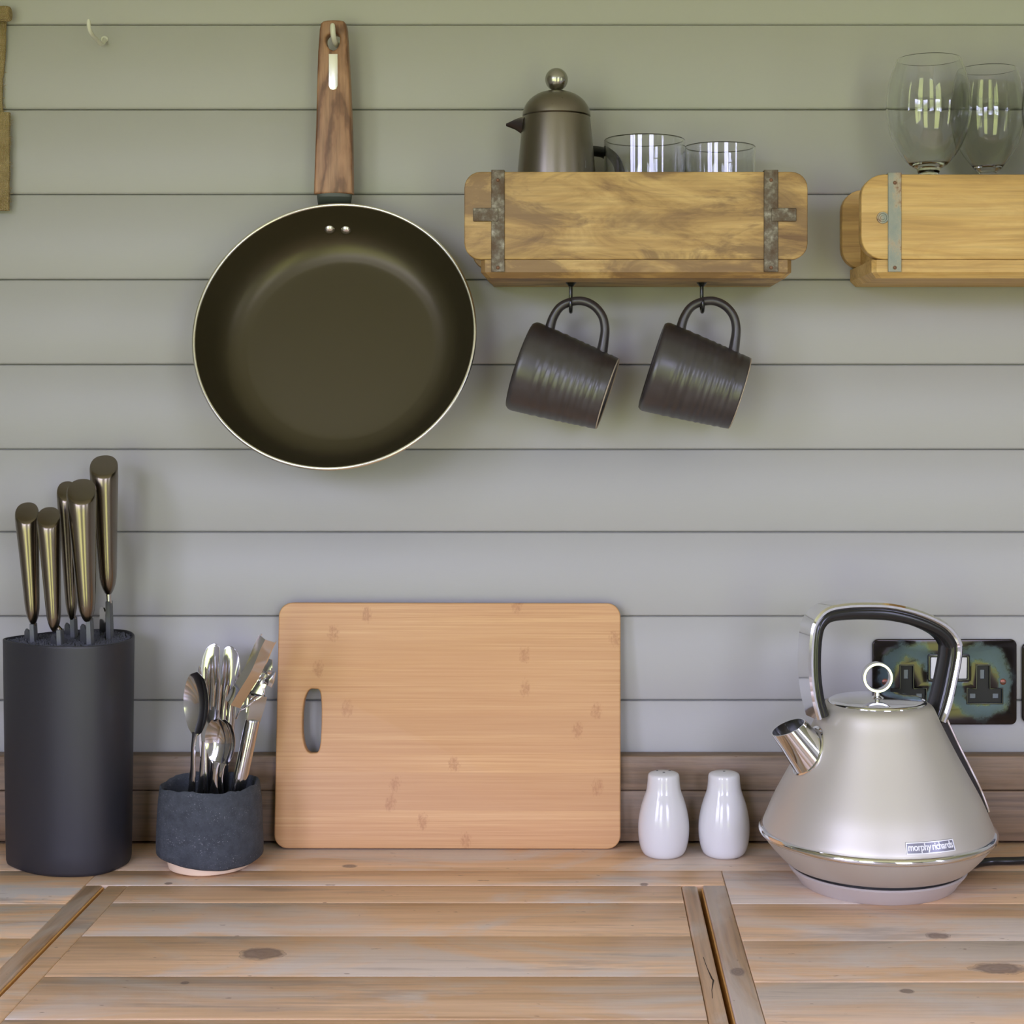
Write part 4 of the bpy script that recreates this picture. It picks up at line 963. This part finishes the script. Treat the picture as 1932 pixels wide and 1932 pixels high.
# local: lathe axis z towards room (-y), tilted up
rimM = Matrix.Translation(pc) @ Matrix.Rotation(R(90) - TL, 4, 'X')
PR = .1372 * PD / 1.532
inn = [(0, -.048), (.050, -.048), (.086, -.0478), (.096, -.0468), (.1045, -.0440), (.1120, -.0390), (.1180, -.0320), (.1230, -.0235), (.1275, -.0140), (.1310, -.0060), (.1332, -.0010)]
pin = smooth_path([(a, 0, b) for a, b in inn], 60)
prof_in = [(p.x if i else 0, p.z) for i, p in enumerate(pin)] + [(.1350, -.0016), (.1335, -.004)] 
out_ = [(.1342, -.0022), (.1315, -.0085), (.1245, -.0240), (.1180, -.0360), (.109, -.0450), (.101, -.0495), (.098, -.0502), (0, -.0502)]
body = obj('pan_body', lathe([(p.x if i else 0, p.z) for i, p in enumerate(pin)] + out_, 128, rimM), m_pan, pan, ang=50)
obj('rolled_rim', lathe([(.1332, -.0012), (.1334, .0002), (.1346, .0010), (PR - .0008, .0006), (PR, -.0006), (PR - .0004, -.0020), (PR - .0022, -.0034), (.1336, -.0030)], 128, rimM, closed=True), m_alu, pan, ang=60)
for rx in (612, 643):
    hz = EYE + (745 - 407.5) / F * 1.556
    pt_ = Vector((XX(rx, 1.558), -.049, hz))
    loc = rimM.inverted() @ pt_; rr = math.hypot(loc.x, loc.y)
    zz = None
    for a, b in zip(pin, pin[1:]):
        if a.x <= rr <= b.x: zz = a.z + (b.z - a.z) * (rr - a.x) / (b.x - a.x)
    base = Vector((loc.x, loc.y, zz)); nrm = Vector((-loc.x / rr * .8, -loc.y / rr * .8, .6)).normalized()
    q = nrm.to_track_quat('Z', 'Y').to_matrix().to_4x4()
    obj('rivet', lathe([(0, .0026), (.0025, .0023), (.0045, .0012), (.0052, 0), (.0050, -.001), (0, -.001)], 24, rimM @ Matrix.Translation(base) @ q), m_alu, pan)
# neck and handle
def hring(px, y, off, wpx, th, n=28, e=.75):
    D = DW - off; c = P(px, y, off); hw_ = wpx / 2 / F * D
    return [c + Vector((hw_ * math.copysign(abs(math.cos(a)) ** e, math.cos(a)), -th / 2 * math.copysign(abs(math.sin(a)) ** e, math.sin(a)), 0)) for a in [2 * math.pi * i / n for i in range(n)]]
def loft(rings, caps=True):
    n = len(rings[0]); vs = [p for r_ in rings for p in r_]; fs = [(i * n + k, i * n + (k + 1) % n, (i + 1) * n + (k + 1) % n, (i + 1) * n + k) for i in range(len(rings) - 1) for k in range(n)]
    if caps: fs += [tuple(range(n))[::-1], tuple((len(rings) - 1) * n + k for k in range(n))]
    return G().add(vs, fs)
obj('neck', loft([hring(631, 392, .0200, 58, .006), hring(631, 383, .0270, 63, .010), hring(631, 372, .0315, 66, .0125), hring(631, 362, .0315, 66, .0125)]), m_neck, pan)
# handle: front outline with a tear-shaped hanging hole, softly thickened
HO = .031; HDp = DW - HO
def hp_(x, y): return (XX(x, HDp), EYE - (y - PY) / F * HDp)
outl = [(594, 367), (596, 300), (598.5, 230), (600, 160), (602, 100), (605, 58), (607, 47), (612, 42.5), (620, 41), (631, 40.5), (642, 41), (650, 42.5), (653.5, 47), (655.5, 58), (658, 100), (661.5, 160), (664.5, 230), (666, 300), (667, 367)]
hol = [(630.5, 98), (624, 95), (619, 89), (616.5, 81), (617, 74), (620.5, 69), (626, 66.5), (631, 66), (637, 67), (641.5, 70), (643.5, 75), (643, 82), (640, 90), (636, 95.5)]
hg = plate([[hp_(*p) for p in outl], [hp_(*p) for p in hol][::-1]], .0150, .0024, Matrix.Translation((0, -HO, 0)) @ XZ)
hnd = obj('handle', hg, m_handle, pan, ang=50, label='wood-look handle')
obj('name_plate', plate([[hp_(*p) for p in [(622.5, 105), (622.5, 165), (625, 171), (631, 173), (637, 171), (639.5, 165), (639.5, 105)]]], .0014, .0004, Matrix.Translation((0, -HO - .0078, 0)) @ XZ), m_alu, hnd, ang=40, label='silver name plate')
# wall hooks
def wall_hook(pts, label, rad=.0027, group='cream wall hooks'):
    w = [P(*p) for p in pts]
    t = thing('wall_hook', label, 'hook', (w[0].x, 0, w[0].z), group=group)
    obj('hook', tube(smooth_path(w, 40), [rad] * 36 + [rad * .97, rad * .93, rad * .86, rad * .7, rad * .4], 12), m_white, t)
    obj('mount', lathe([(0, .0), (.0036, .0), (.0036, .0006), (.0028, .0014), (0, .0014)], 24, Matrix.Translation((w[0].x, -.0004, w[0].z)) @ Matrix.Rotation(R(90), 4, 'X')), m_white, t)
wall_hook([(646, 80, .001), (643, 84, .010), (639, 86.5, .018), (633.5, 82, .032), (629.5, 70, .043), (628, 58, .046), (627.5, 44, .0465)], 'cream hook through the frying pan handle')
wall_hook([(197, 74, .001), (196.5, 79, .006), (191, 83.5, .012), (184, 76, .022), (172.5, 64, .038), (168, 52, .043), (167, 36, .044)], 'empty cream wall hook at the upper left', .0020)

# ------------------------------------------------------------------ jute hanging at the left edge
jr = thing('jute_wall_hanging', 'frayed jute hessian wall hanging cut off by the left edge of the photo', 'wall hanging', (-.66, -.01, EYE + .24))
def cloth(xr, y0, y1, off, th, seed, wav=1.5):
    n = 40; vs = []; fs = []; xl = -.78
    m = 10
    for i in range(n + 1):
        y = y0 + (y1 - y0) * i / n
        e = xr(y) if callable(xr) else xr
        e += wav * mnoise.noise(Vector((y * .05, seed, 0))) + .6 * mnoise.noise(Vector((y * .4, seed, 3)))
        q = P(e, y, off); bulge = .002 * mnoise.noise(Vector((y * .02, seed, 9)))
        for j in range(m + 1):
            x = xl + (q.x - xl) * j / m; rr = .0 if j < m else th * .3
            vs.append(Vector((x, -off - bulge, q.z))); 
        for j in range(m, -1, -1):
            x = xl + (q.x - xl) * j / m
            vs.append(Vector((x, -off - bulge - th + (th * .4 if j == m else 0), q.z)))
    w = 2 * (m + 1)
    for i in range(n):
        for k in range(w): fs.append((i * w + k, i * w + (k + 1) % w, (i + 1) * w + (k + 1) % w, (i + 1) * w + k))
    fs += [tuple(range(w))[::-1], tuple(n * w + k for k in range(w))]
    return G().add(vs, fs)
obj('backing_cloth', cloth(lambda y: 12 - 6 * max(0, min(1, (y - 90) / 60)), 36, 300, .003, .004, 1), m_jute, jr)
obj('lower_pocket', cloth(lambda y: 20 - .008 * (y - 213), 213, 398, .0075, .006, 5), m_jute, jr)
rz = P(20, 26, .014)
obj('top_roll', tube([Vector((-.78, -.014, rz.z)), Vector((-.70, -.014, rz.z + .0004)), Vector((rz.x - .003, -.014, rz.z)), Vector((rz.x - .0005, -.014, rz.z)), Vector((rz.x, -.014, rz.z))], [.0078, .0080, .0078, .0068, .004], 20), m_jute, jr)
g = G()
for i in range(70):
    y = random.uniform(40, 398); e = 20 if y > 213 else 8
    a = P(e - 2, y, .010); d = Vector((random.uniform(.001, .0045), random.uniform(-.002, .001), random.uniform(-.003, .003)))
    q = tube([a, a + d * .6 + Vector((0, 0, .0006)), a + d], [.00022, .00018, .0001], 4); g.add(q.v, q.f)
obj('loose_fibres', g, m_jute, jr, kind='stuff')
